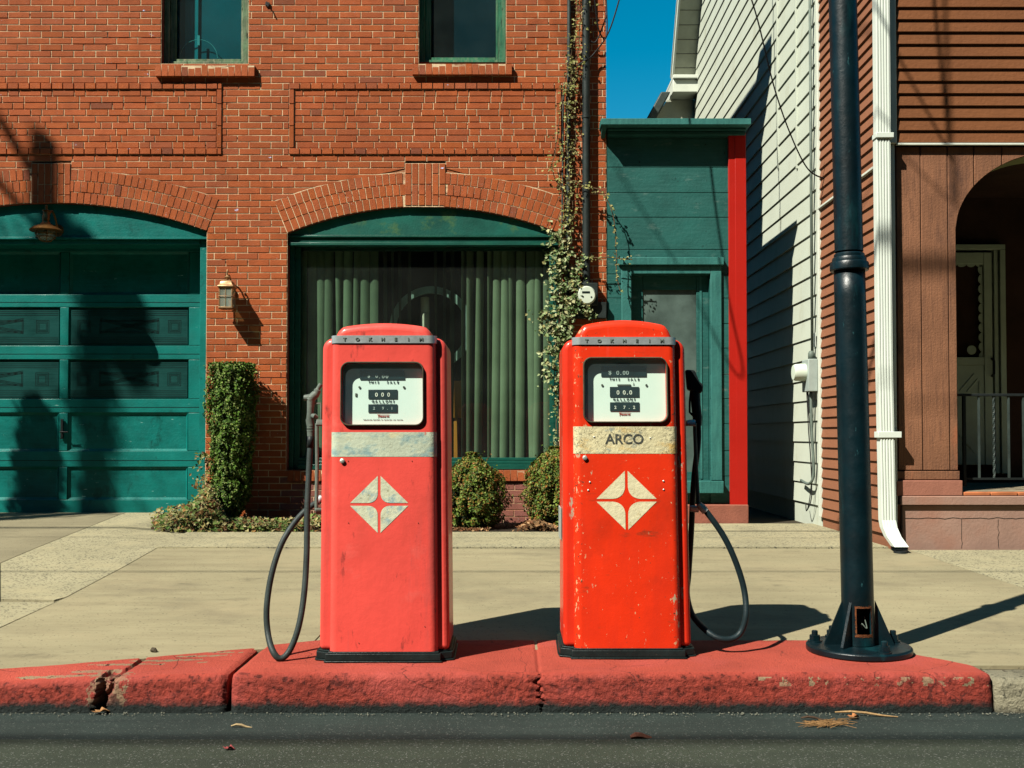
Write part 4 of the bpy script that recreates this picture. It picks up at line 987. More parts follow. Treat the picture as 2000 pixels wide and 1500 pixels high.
b = MB(); b.box(SX0+.002, RX1+.012, YB-.06, YB+.06, .2, fz(985)+.0); b.build('plinth', m_redbase, sh, bevel=.012, seg=3)
sb = MB(); sb.box(SX0+.01, RX1, YB+2.5, YB+2.6, 0, 4.0); sb.box(RX1-.03, RX1-.005, YB+.21, YB+2.6, 0, fz(243)); sb.box(SX0+.01, RX1-.04, YB+.07, YB+2.49, .2, .28); sb.build('shed_side', m_shed, sh)
# shed door
dr = MB(); y0 = YB-.018
za = fz(938)
dr.box(fx(1214), fx(1233), y0, YB+.011, za, fz(520)); dr.box(fx(1388), fx(1409), y0, YB+.011, za, fz(520)); dr.box(fx(1233)+.001, fx(1388)-.001, y0, YB+.011, fz(535), fz(520))
dr.build('door_casing', m_shed2, sh, bevel=.004)
dr = MB(); dr.box(fx(1208), fx(1413), y0-.035, YB+.011, fz(519), fz(504)); dr.build('door_lintel', m_shed2, sh, bevel=.006)
dr = MB(); dr.box(fx(1210), fx(1410), y0-.045, YB+.011, fz(963), fz(939)); dr.build('door_sill', m_shed2, sh, bevel=.006)
# cover the boards behind the leaf: leaf stands inside the casing
yl = YB+.085; lf = MB(); q_ = lambda p: PX(p, 740, yl); qz_ = lambda p: PZ(p, yl)
o0, o1 = fx(1234)-.001, fx(1387)+.001
lf.box(o0, q_(1256), yl, yl+.04, qz_(938), fz(536)); lf.box(q_(1361), o1, yl, yl+.04, qz_(938), fz(536)); lf.box(q_(1256)+.001, q_(1361)-.001, yl, yl+.04, qz_(566), fz(536)); lf.box(q_(1256)+.001, q_(1361)-.001, yl, yl+.04, qz_(938), qz_(922))
dleaf = lf.build('door_leaf', m_shed, sh, bevel=.004)
MB().box(q_(1256)+.002, q_(1361)-.002, yl+.014, yl+.03, qz_(922)+.001, qz_(566)-.001).build('pane', m_dustglass, dleaf)
MB().box(q_(1367), q_(1371), yl-.008, yl-.0003, qz_(935), fz(537)-.002).build('moulding', m_shed2, dleaf)

# ------------------------------------------------------------------ white gabled house beyond the alley
XW = P(1606, 850, 9.57).x
wh = thing('white_house', (XW, 12, .27), 'white vinyl sided house gable seen down the alley', 'house')
sw = MB(); YW0, YW1 = 9.60, 16.15; zf = PZ(988, 9.6); z = zf; k = 0
def rake(y): 
    return 6.72 + 1.5*(YW1-y) if y > 12.9 else 6.72 + 1.5*(YW1-12.9) - 1.5*(12.9-y)*.2
while z < 11:
    z1 = z+.2; yw1 = YW1 if z1 < 6.72 else YW1-(z1-6.72)/1.5
    if yw1 < YW0+.3: break
    k += 1
    # two laps to one course, bottom edge proud
    sw.add([(XW-.016, YW0+.03, z), (XW-.016, yw1, z), (XW-.002, yw1, z1), (XW-.002, YW0+.03, z1), (XW, YW0+.03, z), (XW, yw1, z)], [(0, 1, 2, 3), (0, 4, 5, 1)])
    z = z1
sw.box(XW+.001, XW+.2, YW0, YW1, .2, 6.7); sw.build('siding', m_white, wh)
s2 = MB(); s2.add([(XW+.1, YW0, .2), (XW+6, YW0, .2), (XW+6, YW0, 11), (XW+.1, YW0, 11)], [(0, 1, 2, 3)]); s2.prism([(YW0, 6.5), (YW1, 6.5), (YW1, 6.74), (12.9, 11.62), (YW0, 11.1)], XW+.006, XW+.15, 'x'); s2.build('gable_wall', m_white, wh)
cp = MB()
for yj in (PX(1,1,1)*0 + 2*XW*1000/(1525-1000), 2*XW*1000/(1562-1000)): cp.box(XW-.021, XW+.001, yj-.018, yj+.018, PZ(330, yj), 8)
cp.box(XW-.022, XW+.03, YW0-.01, YW0+.045, zf-.02, 9)
cp.build('corner_post', m_white, wh, bevel=.003)
fd = MB(); fd.box(XW+.02, XW+.2, YW0+.0, YW1, .1, zf-.01); fd.build('foundation', M('tan_foundation', (.26, .16, .08), .9, .35, 5, bump=.5), wh)
# rake overhang: soffit panels, fascia, eave return and gutter
rk = MB(); ov = .33
def slab(xa_, xb_, dz0, dz1, ya=11.2, yb=YW1+.05):
    za_ = 6.72+1.5*(YW1-ya); zb__ = 6.72+1.5*(YW1-yb)
    rk.add([(x, y, z_+dz) for x in (xa_, xb_) for (y, z_) in ((ya, za_), (yb, zb__)) for dz in (dz0, dz1)], [(0, 1, 3, 2), (4, 6, 7, 5), (0, 4, 5, 1), (2, 3, 7, 6), (0, 2, 6, 4), (1, 5, 7, 3)])
slab(XW-ov, XW+.05, .02, .06); 
for i in range(40):
    y = YW1 - i*.12; zz = 6.72+1.5*(YW1-y)+.018; rk.box(XW-ov+.002, XW-.005, y-.004, y+.004, zz-.004, zz+.001, (.12, .12, .12))
rk.build('rake_soffit', m_soffit, wh)
rk = MB(); slab(XW-ov-.03, XW-ov-.001, -.02, .16); slab(XW-ov-.045, XW+.05, .161, .20); rk.build('rake_fascia', m_whitetrim, wh)
er = MB(); p0 = P(1312, 168, 16.1); p1 = P(1360, 190, 16.1); er.box(XW-ov-.06, XW+.01, 15.85, 16.6, p1.z, p0.z+.02); er.box(XW-ov-.06, XW+.01, 15.80, 16.6, p0.z+.021, p0.z+.08); er.build('eave_return', m_whitetrim, wh, bevel=.01)
er = MB(); er.prism([(XW-ov-.10, p1.z-.01), (XW+.03, p1.z-.01), (XW+.03, p1.z-.42), (XW-ov-.36, p1.z-.42)], 16.2, 16.7, 'y'); er.build('eave_soffit', m_soffit, wh)
er = MB(); er.prism([(XW-ov-.22, p1.z+.06), (XW-ov-.07, p1.z+.06), (XW-ov-.33, p1.z-.42), (XW-ov-.48, p1.z-.42)], 16.0, 16.15, 'y'); er.build('gutter', m_pipe2, wh, bevel=.02)
# meter on the white house
wm = thing('house_meter', (XW-.05, 9.68, PZ(765, 9.7)), 'grey electric meter with round glass head and hanging wires on the white house corner', 'meter')
b = MB(); b.box(XW-.11, XW-.022, 9.62, 9.84, PZ(765, 9.7), PZ(702, 9.7)); b.build('meter_box', m_greybox, wm, bevel=.006)
b = MB(); mz = PZ(727, 9.7); b.lathe([(.001, -.115), (.07, -.112), (.08, -.09), (.085, 0)], (XW-.11, 9.74, mz), axis='x', n=28); b.build('meter_head', m_meterface, wm, smooth=True, autos=50)
b = MB(); b.tube([(XW-.05, 9.70, PZ(702, 9.7)), (XW-.05, 9.70, 5.6)], .014, 8); b.lathe([(.03, 0), (.03, .06), (.018, .08)], (XW-.06, 9.70, PZ(702, 9.7)), n=14)
b.tube(spline([(XW-.06, 9.72, PZ(765, 9.7)), (XW-.06, 9.70, PZ(840, 9.7)), (XW-.05, 9.68, PZ(920, 9.7)), (XW-.07, 9.75, PZ(945, 9.7)), (XW-.05, 10.1, PZ(940, 9.9))], 6), .014, 8); b.build('conduit', m_greymetal, wm, smooth=True)
b = MB()
for (dx, w_) in ((0, .02), (.02, -.03), (.05, .015)):
    b.tube(spline([(XW-.08, 9.74+dx, PZ(765, 9.7)), (XW-.07, 9.76+w_, PZ(830, 9.7)), (XW-.06, 9.72+w_, PZ(900, 9.7)), (XW-.06, 9.74-w_, PZ(970, 9.7)), (XW-.07, 9.85, PZ(1000, 9.7)), (XW-.05, 9.95, PZ(985, 9.8))], 8), .0045, 5)
b.build('wires', m_cable, wm)
lb = MB(); lb.box(XW-.0215, XW-.019, 9.69, 9.76, PZ(677, 9.7), PZ(650, 9.7)); lb.build('label_plate', m_whitepaint, wm)

# ------------------------------------------------------------------ brown house
YH = 7.80; hx = lambda px, py=600: PX(px, py, YH); hz = lambda py: PZ(py, YH)
bh = thing('brown_house', (4.5, YH, .265), 'brown clapboard house with arched porch opening at the right edge', 'house')
cs = MB(); z = hz(283)+.01
HX0 = hx(1750)
YU = YH-.02
while z < 7:
    cs.add([(HX0, YU-.014, z), (9, YU-.014, z), (9, YU+.004, z+.095), (HX0, YU+.004, z+.095), (HX0, YU+.01, z), (9, YU+.01, z)], [(0, 1, 2, 3), (0, 4, 5, 1)]); z += .095
cs.box(HX0, 9, YU+.006, YU+.15, hz(283), 7); cs.build('clapboard_front', m_brown, bh)
XS = XW+.0
cs = MB(); z = .36
while z < 7:
    y1 = 9.585
    cs.add([(XS-.016, YH-.01, z), (XS-.016, y1, z), (XS+.002, y1, z+.093), (XS+.002, YH-.01, z+.093), (XS+.01, YH-.01, z), (XS+.01, y1, z)], [(0, 1, 2, 3), (0, 4, 5, 1)]); z += .093
cs.box(XS+.004, XS+.12, YH+.02, 9.58, .2, 7); cs.build('clapboard_side', m_brownside, bh)
tr = MB(); zt_ = PZ(320, 7.95); tr.box(XS-.03, XS+.0, YH, 9.58, zt_, zt_+.02); tr.box(XS-.028, XS+.006, 9.555, 9.598, .36, 7)
tr.box(HX0-.075, HX0-.002, YU-.035, YU+.02, hz(283), 7); tr.box(HX0, 9, YU-.022, YU+.0, hz(286), hz(282)); tr.box(HX0-.04, HX0-.012, YU-.012, YU+.03, .35, hz(284))
tr.build('white_trim', m_whitetrim, bh, bevel=.003)
# plank porch front with the arched opening
ox = hx(1868); R_ = .62; ztop = hz(296)
def archz(x):
    if x <= ox: return None
    u = (x-ox)
    rx = .80; rz = .62
    if u >= rx: return ztop
    return ztop - rz + rz*math.sqrt(1-(1-u/rx)**2)
edges = [hx(p) for p in (1752, 1800, 1853, 1905, 1960, 2012, 2064, 2116, 2170, 2225, 2280, 2340, 2400)]
pl = MB(); zbot = hz(918); ztp = hz(287)
for a, b_ in zip(edges, edges[1:]):
    a += .004; b2_ = b_-.004
    if b2_ <= ox: pl.prism([(a, zbot), (b2_, zbot), (b2_, ztp), (a, ztp)], YH, YH+.03, 'y'); continue
    pts = []
    if a < ox: pts += [(a, zbot), (ox, zbot)]; xs = [ox + (b2_-ox)*i/8 for i in range(9)]
    else: xs = [a + (b2_-a)*i/8 for i in range(9)]
    pts += [(x, archz(max(x, ox+.0005))) for x in xs]; pts += [(b2_, ztp), (a, ztp)]
    pl.prism(pts, YH, YH+.03, 'y')
pl.build('porch_planks', m_plank, bh, bevel=.003)
# arch soffit
asf = MB(); xs = [ox+.002+.0005 + .8*(1-math.cos(R(90*i/20))) for i in range(21)] + [7.0]
pts = [(ox+.001, zbot)] + [(x, archz(x)) for x in xs]
for i in range(len(pts)-1):
    a, b_ = pts[i], pts[i+1]; asf.add([(a[0], YH+.031, a[1]), (b_[0], YH+.031, b_[1]), (b_[0], YH+.32, b_[1]), (a[0], YH+.32, a[1])], [(0, 1, 2, 3)])
asf.build('arch_soffit', m_olive, bh)
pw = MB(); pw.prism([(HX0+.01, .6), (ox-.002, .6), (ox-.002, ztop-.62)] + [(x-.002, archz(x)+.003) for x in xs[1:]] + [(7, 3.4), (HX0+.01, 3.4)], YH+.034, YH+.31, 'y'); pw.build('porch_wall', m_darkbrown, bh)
pb = MB(); pb.box(HX0-.02, ox+.02, YH-.035, YH+.33, hz(968), hz(938)); pb.build('pillar_base', m_pink2, bh, bevel=.006)
pb = MB(); pb.box(HX0-.01, ox+.008, YH-.012, YH+.031, hz(937)+.001, hz(920)); pb.build('base_board', m_plank, bh, bevel=.004)
pf = MB(); pf.box(hx(1752), 9, YH-.045, 9.4, hz(986), hz(968)-.001); pf.build('foundation_cap', m_pink, bh, bevel=.006)
pf = MB(); pf.box(hx(1757), 9, YH-.015, 9.4, .2, hz(986)-.001); pf.build('foundation', m_pink, bh, bevel=.008)
ck = MB(); w_ = [(hx(1763) + i*.03, YH-.0165, hz(1012)+.012*mnoise.noise(Vector((i*.45, 3, 1)))) for i in range(75)]
for a, b_ in zip(w_, w_[1:]): t = .0022; ck.add([(a[0], a[1], a[2]-t), (b_[0], b_[1], b_[2]-t), (b_[0], b_[1], b_[2]+t), (a[0], a[1], a[2]+t)], [(0, 1, 2, 3)])
for px in (1872, 1943):
    w_ = [(hx(px)+.012*mnoise.noise(Vector((i*.5, px, 1))), YH-.0165, hz(1014)-i*.02) for i in range(12)]
    for a, b_ in zip(w_, w_[1:]): t = .0018; ck.add([(a[0]-t, a[1], a[2]), (b_[0]-t, b_[1], b_[2]), (b_[0]+t, b_[1], b_[2]), (a[0]+t, a[1], a[2])], [(0, 1, 2, 3)])
ck.build('crack_lines', m_line, bh)
fl = MB(); fl.box(ox+.03, 9, YH+.05, 9.33, hz(968)-.001, hz(968)+.03); fl.build('porch_floor', m_porchwood, bh)
tl = MB(); x = ox+.03
while x < 6: tl.box(x, x+.2, YH-.03, YH+.048, hz(968), hz(968)+.028); x += .207
tl.build('tile_edge', m_tile, bh, bevel=.006)
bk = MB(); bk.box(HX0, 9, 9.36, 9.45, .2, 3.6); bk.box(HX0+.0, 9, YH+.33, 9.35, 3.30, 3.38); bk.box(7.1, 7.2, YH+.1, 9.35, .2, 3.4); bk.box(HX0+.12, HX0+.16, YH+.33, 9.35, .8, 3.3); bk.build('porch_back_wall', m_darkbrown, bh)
# storm door
yd = 9.28; qx = lambda px: PX(px, 700, yd); qz = lambda py: PZ(py, yd)
sd = MB(); sd.box(qx(1790), qx(1966), yd, yd+.08, qz(487), qz(477)); sd.box(qx(1955), qx(1966), yd, yd+.08, qz(925), qz(487)-.001); sd.box(qx(1945), qx(1953), yd+.02, yd+.08, qz(925), qz(487)-.001)
sd.build('door_frame', m_storm, bh, bevel=.004)
sd = MB(); sd.box(qx(1925), qx(1941), yd+.02, yd+.055, qz(908), qz(492)); sd.box(qx(1795), qx(1925)-.001, yd+.02, yd+.055, qz(515), qz(492)); sd.box(qx(1795), qx(1925)-.001, yd+.02, yd+.055, qz(712), qz(697)); sd.box(qx(1795), qx(1925)-.001, yd+.03, yd+.055, qz(908), qz(712)-.001)
so_ = sd.build('storm_door', m_storm, bh, bevel=.004)
sc = MB()    # scalloped edge of the glass
for i in range(10):
    py = 525+i*19; c = (qx(1924), qz(py)); sc.prism([(c[0]+.012*0, c[1]-.045)] + [(c[0]-.04*math.sin(R(a)), c[1]-.045*math.cos(R(a))) for a in range(0, 181, 20)], yd+.036, yd+.042, 'y')
for i in range(6):
    px = 1830+i*18; c = (qx(px), qz(514)); sc.prism([(c[0]+.042*math.cos(R(a)), c[1]-.03*math.sin(R(a))) for a in range(0, 181, 20)], yd+.036, yd+.042, 'y')
sc.build('scalloped_edge', m_storm, so_)
sc = MB(); c = (qx(1901), qz(683)); sc.lathe([(.001, 0), (.042, 0), (.042, .004), (.001, .004)], (c[0], yd+.03, c[1]), axis='y', n=20); sc.build('sticker', m_storm, so_)
sc = MB(); sc.tube([(qx(1937), yd+.0, qz(700)), (qx(1938), yd-.03, qz(705)), (qx(1938), yd-.03, qz(730)), (qx(1937), yd+.0, qz(735))], .012, 8); sc.build('handle', m_black, so_)
dp = MB()
for (a, b_) in (((1875, 765), (1905, 730)), ((1890, 765), (1912, 740)), ((1875, 850), (1905, 885)), ((1880, 880), (1905, 880)), ((1915, 745), (1915, 770))):
    dp = MB(); dp.tube([(qx(a[0]), yd+.028, qz(a[1])), (qx(b_[0]), yd+.028, qz(b_[1]))], .007, 6); dp.build('panel_moulding', m_storm, so_)
# porch railing
rl = thing('porch_railing', (ox+.6, YH+.2, hz(940)), 'black iron railing with twisted balusters across the porch opening', 'railing')
yr = YH+.18; rx_ = lambda px: PX(px, 850, yr); rz = lambda py: PZ(py, yr)
b = MB(); b.box(rx_(1869), rx_(2350), yr-.015, yr+.015, rz(774), rz(769)); b.build('top_rail', m_black, rl, bevel=.003)
b = MB(); b.box(rx_(1885), rx_(2350), yr-.01, yr+.01, rz(937), rz(933)); b.build('bottom_rail', m_black, rl)
for i, px in enumerate(range(1883, 2340, 29)):
    b = MB(); w = .010 if i else .016; nseg = 40; tw = (i % 3 == 2); X = rx_(px); vs = []
    for s in range(nseg+1):
        z = rz(937 if i else 950) + (rz(774)-rz(937 if i else 950))*s/nseg; an = (s/nseg*6*math.pi if tw else 0)+R(45)
        for q in range(4): vs.append((X+w*math.cos(an+q*math.pi/2), yr+w*math.sin(an+q*math.pi/2), z))
    b.add(vs, [(4*s+q, 4*s+(q+1) % 4, 4*s+4+(q+1) % 4, 4*s+4+q) for s in range(nseg) for q in range(4)]); b.build('baluster', m_pipe2 if i else m_black, rl)
# downspout
yd_ = YU-.06; dsx0, dsx1 = PX(1712, 600, yd_), PX(1739, 600, yd_)
ds = thing('downspout', (dsx0, yd_, .27), 'white corrugated downspout on the corner of the brown house', 'downspout')
def corr(x0, x1, y0, y1, z0, z1, n=5, shift=0, out=0):
    pts = [(x0, y1), (x0, y0+.004)]; w = (x1-x0)/n
    for i in range(n): pts += [(x0+w*i+w*.15, y0), (x0+w*i+w*.6, y0), (x0+w*i+w*.75, y0+.005), (x0+w*i+w*.98, y0+.005)]
    pts += [(x1, y0+.004), (x1, y1)]
    m_ = len(pts); return [(x+shift, y+out, z) for z in (z0,) for x, y in pts]
def dspart(name, segs):
    vs = []; 
    for (xo, yo, z) in segs: vs += corr(dsx0, dsx1, yd_-.04, yd_+.04, z, z, shift=xo, out=yo)
    m_ = len(vs)//len(segs); mb = MB(); mb.add(vs, [(i*m_+j, i*m_+(j+1) % m_, (i+1)*m_+(j+1) % m_, (i+1)*m_+j) for i in range(len(segs)-1) for j in range(m_)]); mb.build(name, m_whitepaint, ds)
dspart('upper_pipe', [(0, 0, PZ(268, yd_)), (0, 0, 6.5)])
dspart('lower_pipe', [(.045, -.17, PZ(1066, 7.6)), (.028, -.075, PZ(1048, 7.65)), (.018, -.02, PZ(1030, 7.7)), (.015, 0, PZ(1015, 7.72)), (0, 0, PZ(700, 7.72)), (-.002, .004, PZ(266, yd_))])
b = MB(); b.box(dsx0-.012, dsx1+.06, yd_-.048, yd_+.04, PZ(855, yd_), PZ(843, yd_)); b.build('strap', m_whitepaint, ds, bevel=.003); b = MB(); b.box(dsx0-.01, dsx1+.02, yd_-.05, yd_+.04, PZ(272, yd_), PZ(262, yd_)); b.build('strap', m_whitepaint, ds, bevel=.003)
ef = MB(); c = P(1755, 1074, 7.55); ef.lathe([(.05, 0), (.048, .02), (.03, .024)], (dsx0+.10, 7.55, .25), n=14); o = ef.build('drain_mouth', m_black); tag(o, 'black rubber drain mouth under the white downspout', 'drain')
# visible cable to the corner of the white house
cb = MB(); cb.tube(spline([P(1455, -40, 8.6), P(1480, 40, 8.75), P(1512, 170, 9.0), P(1545, 265, 9.2), P(1578, 330, 9.35), P(1612, 350, 9.45)], 10), .007, 6)
cb.tube(spline([P(1612, 350, 9.45), P(1614, 380, 9.46), P(1625, 420, 9.4), P(1636, 460, 9.35), P(1650, 520, 9.2)], 8), .005, 6)
o = cb.build('house_cable', m_cable, smooth=True); tag(o, 'thin black cable sagging down to the white house corner', 'cable')

# ------------------------------------------------------------------ street pole
def streetpole():
    pc_ = P(1677, 1248, 4.60); cx, cy = pc_.x, 4.60; z0 = .156
    t = thing('street_pole', (cx, cy, z0), 'dark teal round street lamp pole bolted to the end of the red kerb', 'street lamp')
    s = cy/F; lean = -(1677-1652)*s/((1250-0)*s)
    def ax(z): return cx + lean*(z-z0)*.85
    r_bot = 30.5*s; r_top = 27*s*.99
    b = MB(); b.lathe([(97*s, 0), (99*s, .004), (99*s, .024), (96*s, .03), (r_bot, .031)], (cx, cy, z0), n=64); b.build('base_plate', m_pole, t, bevel=.002)
    # pole shell with hand hole
    n = 64; zs = [.03+.006*i for i in range(30)]; zs += [.21+.06*i for i in range(1, 24)]
    zc = PZ(522, cy)-z0; zs = [z for z in zs if z < zc] + [zc]
    m = MB(); vs = []; hole = lambda k, z: False
    h0, h1 = PZ(1241, cy-.07)-z0, PZ(1189, cy-.07)-z0
    acen = -86; aw = 29
    for z in zs:
        rr = r_bot + (r_bot*.97-r_bot)*z/zc
        for k in range(n): a = 2*math.pi*k/n; vs.append((ax(z0+z)+rr*math.cos(a), cy+rr*math.sin(a), z0+z))
    fs = []
    def inh(a, z): return abs(((a-acen+180) % 360)-180) < aw+2*mnoise.noise(Vector((z*40, 0, 0))) and h0+.006*mnoise.noise(Vector((a*.2, 1, 1))) < z < h1
    for i in range(len(zs)-1):
        for k in range(n):
            a = 360*(k+.5)/n; z = (zs[i]+zs[i+1])/2
            if inh(a, z): continue
            fs.append((i*n+k, i*n+(k+1) % n, (i+1)*n+(k+1) % n, (i+1)*n+k))
    m.add(vs, fs); o = m.build('pole', m_pole, t, smooth=True, fix=False)
    so_ = o.modifiers.new('thick', 'SOLIDIFY'); so_.thickness = .008; so_.offset = -1
    # rusty rim of the hole
    rm = MB(); vs = []; cnt = 0
    for z_i in range(48):
        for a_i in range(40):
            z = h0-.02 + (h1-h0+.04)*z_i/48; a = acen-aw-7 + (2*aw+14)*a_i/40
            ed = max(abs(a-acen)-aw, (h0-z)/.0022, (z-h1)/.0022)
            if -1.0 < ed < 4.5*(.55+.9*abs(mnoise.noise(Vector((a*.3, z*70, 3))))) + (2 if z < h0+.02 else 0):
                da = (2*aw+14)/40; dz = (h1-h0+.04)/48; rr = r_bot*(1-.03*z/zc)+.0012
                q = [(aa, zz) for aa, zz in ((a, z), (a+da, z), (a+da, z+dz), (a, z+dz))]
                rm.add([(ax(z0+zz)+rr*math.cos(R(aa)), cy+rr*math.sin(R(aa)), z0+zz) for aa, zz in q], [(0, 1, 2, 3)])
    rm.build('rusty_hole_rim', m_rust, t, fix=False)
    wr = MB(); wr.tube(spline([(cx+.01, cy-.02, z0+.1), (cx+.0, cy-.045, z0+.13), (cx+.02, cy-.05, z0+.11), (cx+.015, cy-.03, z0+.16)], 6), .0025, 6); wr.build('loose_wire', m_greymetal, t)
    # gussets
    for a in (-136, -8, 180, 90-0, -20+0):
        if a in (-20,): continue
        ca, sa = math.cos(R(a)), math.sin(R(a)); g = MB(); r1 = r_bot-.003; r2 = 66*s; h = PZ(1172, cy)-z0; th = .006
        pts = [(r1, .031), (r2, .031), (r2, .037), (r1+.004, h)]
        vs = []
        for sg in (-1, 1):
            for (r, z) in pts: vs.append((cx + r*ca - sg*th*sa, cy + r*sa + sg*th*ca, z0+z))
        g.add(vs, [(0, 1, 2, 3), (4, 7, 6, 5), (0, 4, 5, 1), (1, 5, 6, 2), (2, 6, 7, 3), (3, 7, 4, 0)]); g.build('gusset', m_pole, t)
    for a in (-75, 20, 160, 110, 60):
        if a == 60: continue
        x, y = cx + 82*s*math.cos(R(a)), cy + 82*s*math.sin(R(a)); b = MB()
        b.lathe([(.031, .03), (.031, .036)], (x, y, z0), n=20); b.lathe([(.024, .036), (.024, .060)], (x, y, z0), n=6); b.lathe([(.014, .060), (.014, .078), (.010, .081)], (x, y, z0), n=12)
        b.build('anchor_bolt', m_pole, t)
    # collar and upper shaft
    zc0 = z0+zc
    c = MB(); rr = r_bot*.97; k = 1.0
    c.lathe([(rr*.98, -.018), (rr*1.20, -.017), (rr*1.24, -.012), (rr*1.24, .014), (rr*1.20, .02), (rr*1.10, .024), (rr*1.10, .036), (rr*1.06, .042), (rr*.98, .044), (rr*.98, .056), (rr*.91, .062)], (ax(zc0), cy, zc0), n=48); c.build('collar', m_pole, t, smooth=True, autos=25)
    u = MB(); vs = []; m_ = 48
    for z, r in ((zc0+.07, rr*.91), (PZ(0, cy), r_top), (6.2, r_top*.8)):
        for q in range(m_): a = 2*math.pi*q/m_; vs.append((ax(z)+r*math.cos(a), cy+r*math.sin(a), z))
    u.add(vs, [(i*m_+q, i*m_+(q+1) % m_, (i+1)*m_+(q+1) % m_, (i+1)*m_+q) for i in range(2) for q in range(m_)]); u.build('upper_shaft', m_pole, t, smooth=True)
    l = MB(); l.lathe([(.08, 0), (.14, .1), (.18, .5), (.2, .52), (.1, .66), (.02, .75)], (ax(6.2), cy, 6.2), n=24); l.build('lamp_head', m_lampglass, t, smooth=True, autos=40)
streetpole()

# ------------------------------------------------------------------ petrol pumps
def pump(name_label, cpx, basepy, redm, sidem, stripem, emblm, dialm, arco, tilt, side, emb_off, seedv, win, stripe, emb):
    d0 = (EYE-.157)/((basepy-850)/F); s = d0/F
    cx = PX(cpx, 1000, d0); z0 = .157
    t = thing('petrol_pump', (cx, d0, z0), name_label, 'fuel pump')
    zl = lambda py: PZ(py, d0)-z0
    top = 1.447 if not arco else 1.468
    def tf(mb):
        for v in mb.v:
            h = (v.z-z0); k = 1+.045*(1-h/1.4); dx = (v.x-cx)*k if h > .04 else (v.x-cx)*(1+.045)
            v.x = cx + dx + tilt*(-h); 
        return mb
    HW = .2225; DW = .268; SY0, SY1 = .034, .352; D = .41
    def B(mb, name, mat, par=t, **kw): return tf(mb).build(name, mat, par, **kw)
    X = lambda lx: cx+lx; Y = lambda ly: d0+.022+ly; Z = lambda lz: z0+lz
    # base: two stacked outlines
    def outline(e):
        return [(X(-HW-e), Y(-e)), (X(HW+e), Y(-e)), (X(HW+e), Y(SY0-e)), (X(DW+e), Y(SY0-e+.02)), (X(DW+e+.004), Y(SY0+.05)), (X(DW+e), Y(SY1+e)), (X(HW+e), Y(SY1+e)), (X(HW+e), Y(D+e)), (X(-HW-e), Y(D+e)), (X(-HW-e), Y(SY1+e)), (X(-DW-e), Y(SY1+e)), (X(-DW-e-.004), Y(SY0+.05)), (X(-DW-e), Y(SY0-e+.02)), (X(-HW-e), Y(SY0-e))]
    b = MB(); b.prism(outline(.018), Z(0), Z(.006), 'z'); b.prism(outline(.012), Z(.0062), Z(.036), 'z'); b.prism(outline(.004), Z(.0362), Z(.0425), 'z'); B(b, 'base', m_base, bevel=.006, seg=3)
    # cabinet shell with rounded shoulders
    sh_ = 1.385; r = .05
    pts = [(X(-DW), Z(.041))] + [(X(DW), Z(.041))] + arc(X(DW-r), Z(sh_-r), r, 0, 90, 8) + arc(X(-DW+r), Z(sh_-r), r, 90, 180, 8)
    b = MB(); b.prism(pts, Y(SY0), Y(SY1), 'y'); B(b, 'cabinet', sidem, bevel=.022, seg=4)
    # front and rear door bodies
    rr = .032
    def dpan(y0, y1, front):
        pl = []
        ys = y0; ye = y1; n = 6
        if front:
            pl = [(X(HW), ye)] + [(X(HW-rr)+rr*math.cos(R(a)), ys+rr-rr*math.sin(R(a))) for a in [90*i/n for i in range(n+1)]] + [(X(-HW+rr)-rr*math.sin(R(a)), ys+rr-rr*math.cos(R(a))) for a in [90*i/n for i in range(n+1)]] + [(X(-HW), ye)]
        else:
            pl = [(X(-HW), ys), (X(-HW), ye-rr), (X(-HW+rr), ye), (X(HW-rr), ye), (X(HW), ye-rr), (X(HW), ys)]
        m_ = MB(); nz = 1; m_.prism(pl, Z(.043), Z(1.386), 'z'); return m_
    m_ = dpan(Y(0), Y(SY0+.02), True); door = B(m_, 'door', redm, smooth=True, autos=30)
    m_ = dpan(Y(SY1-.02), Y(D), False); B(m_, 'rear_door', redm, smooth=True, autos=30)
    # crown
    w = HW-.012; ar = []; ztop_ = top; zsh = 1.388
    n = 28
    cr = [(X(-w), Z(1.387))]; 
    prof = []
    for i in range(n+1):
        u = -1 + 2*i/n; e = abs(u); zc_ = zsh + (ztop_-zsh)*( (1-e**2)*.38 + .62*(1-max(0, (e-.80)/.20)**2.2) ); prof.append((X(w*u), Z(zc_)))
    b = MB(); b.prism([(X(w), Z(1.34)), (X(-w), Z(1.34))] + prof, Y(.006), Y(D-.006), 'y'); B(b, 'crown', redm, bevel=.03, seg=5)
    # chrome name band
    bz0, bz1 = 1.358, 1.391; pl = []
    e = .005
    path = [(X(HW+e), Y(SY0-.004))] + [(X(HW-rr)+(rr+e)*math.cos(R(a)), Y(0)+rr-(rr+e)*math.sin(R(a))) for a in [90*i/6 for i in range(7)]] + [(X(-HW+rr)-(rr+e)*math.sin(R(a)), Y(0)+rr-(rr+e)*math.cos(R(a))) for a in [90*i/6 for i in range(7)]] + [(X(-HW-e), Y(SY0-.004))]
    inner = [(X(-HW+.02), Y(SY0-.004)), (X(-HW+.02), Y(.03)), (X(HW-.02), Y(.03)), (X(HW-.02), Y(SY0-.004))]
    b = MB(); b.prism(path+inner, Z(bz0), Z(bz1), 'z'); band = B(b, 'name_band', m_chrome, smooth=True, autos=30)
    lt = MB()
    for i, ch in enumerate('TOKHEIM'):
        lt = merge(lt, text_mb(ch, .019, X(-.165+.0545*i), Y(-e-.0015), Z((bz0+bz1)/2-.001), .0012, bold=.0006, sx=1.15))
    B(lt, 'raised_lettering', m_greymetal, band)
    # dial window
    wx0, wx1, wz0, wz1 = win
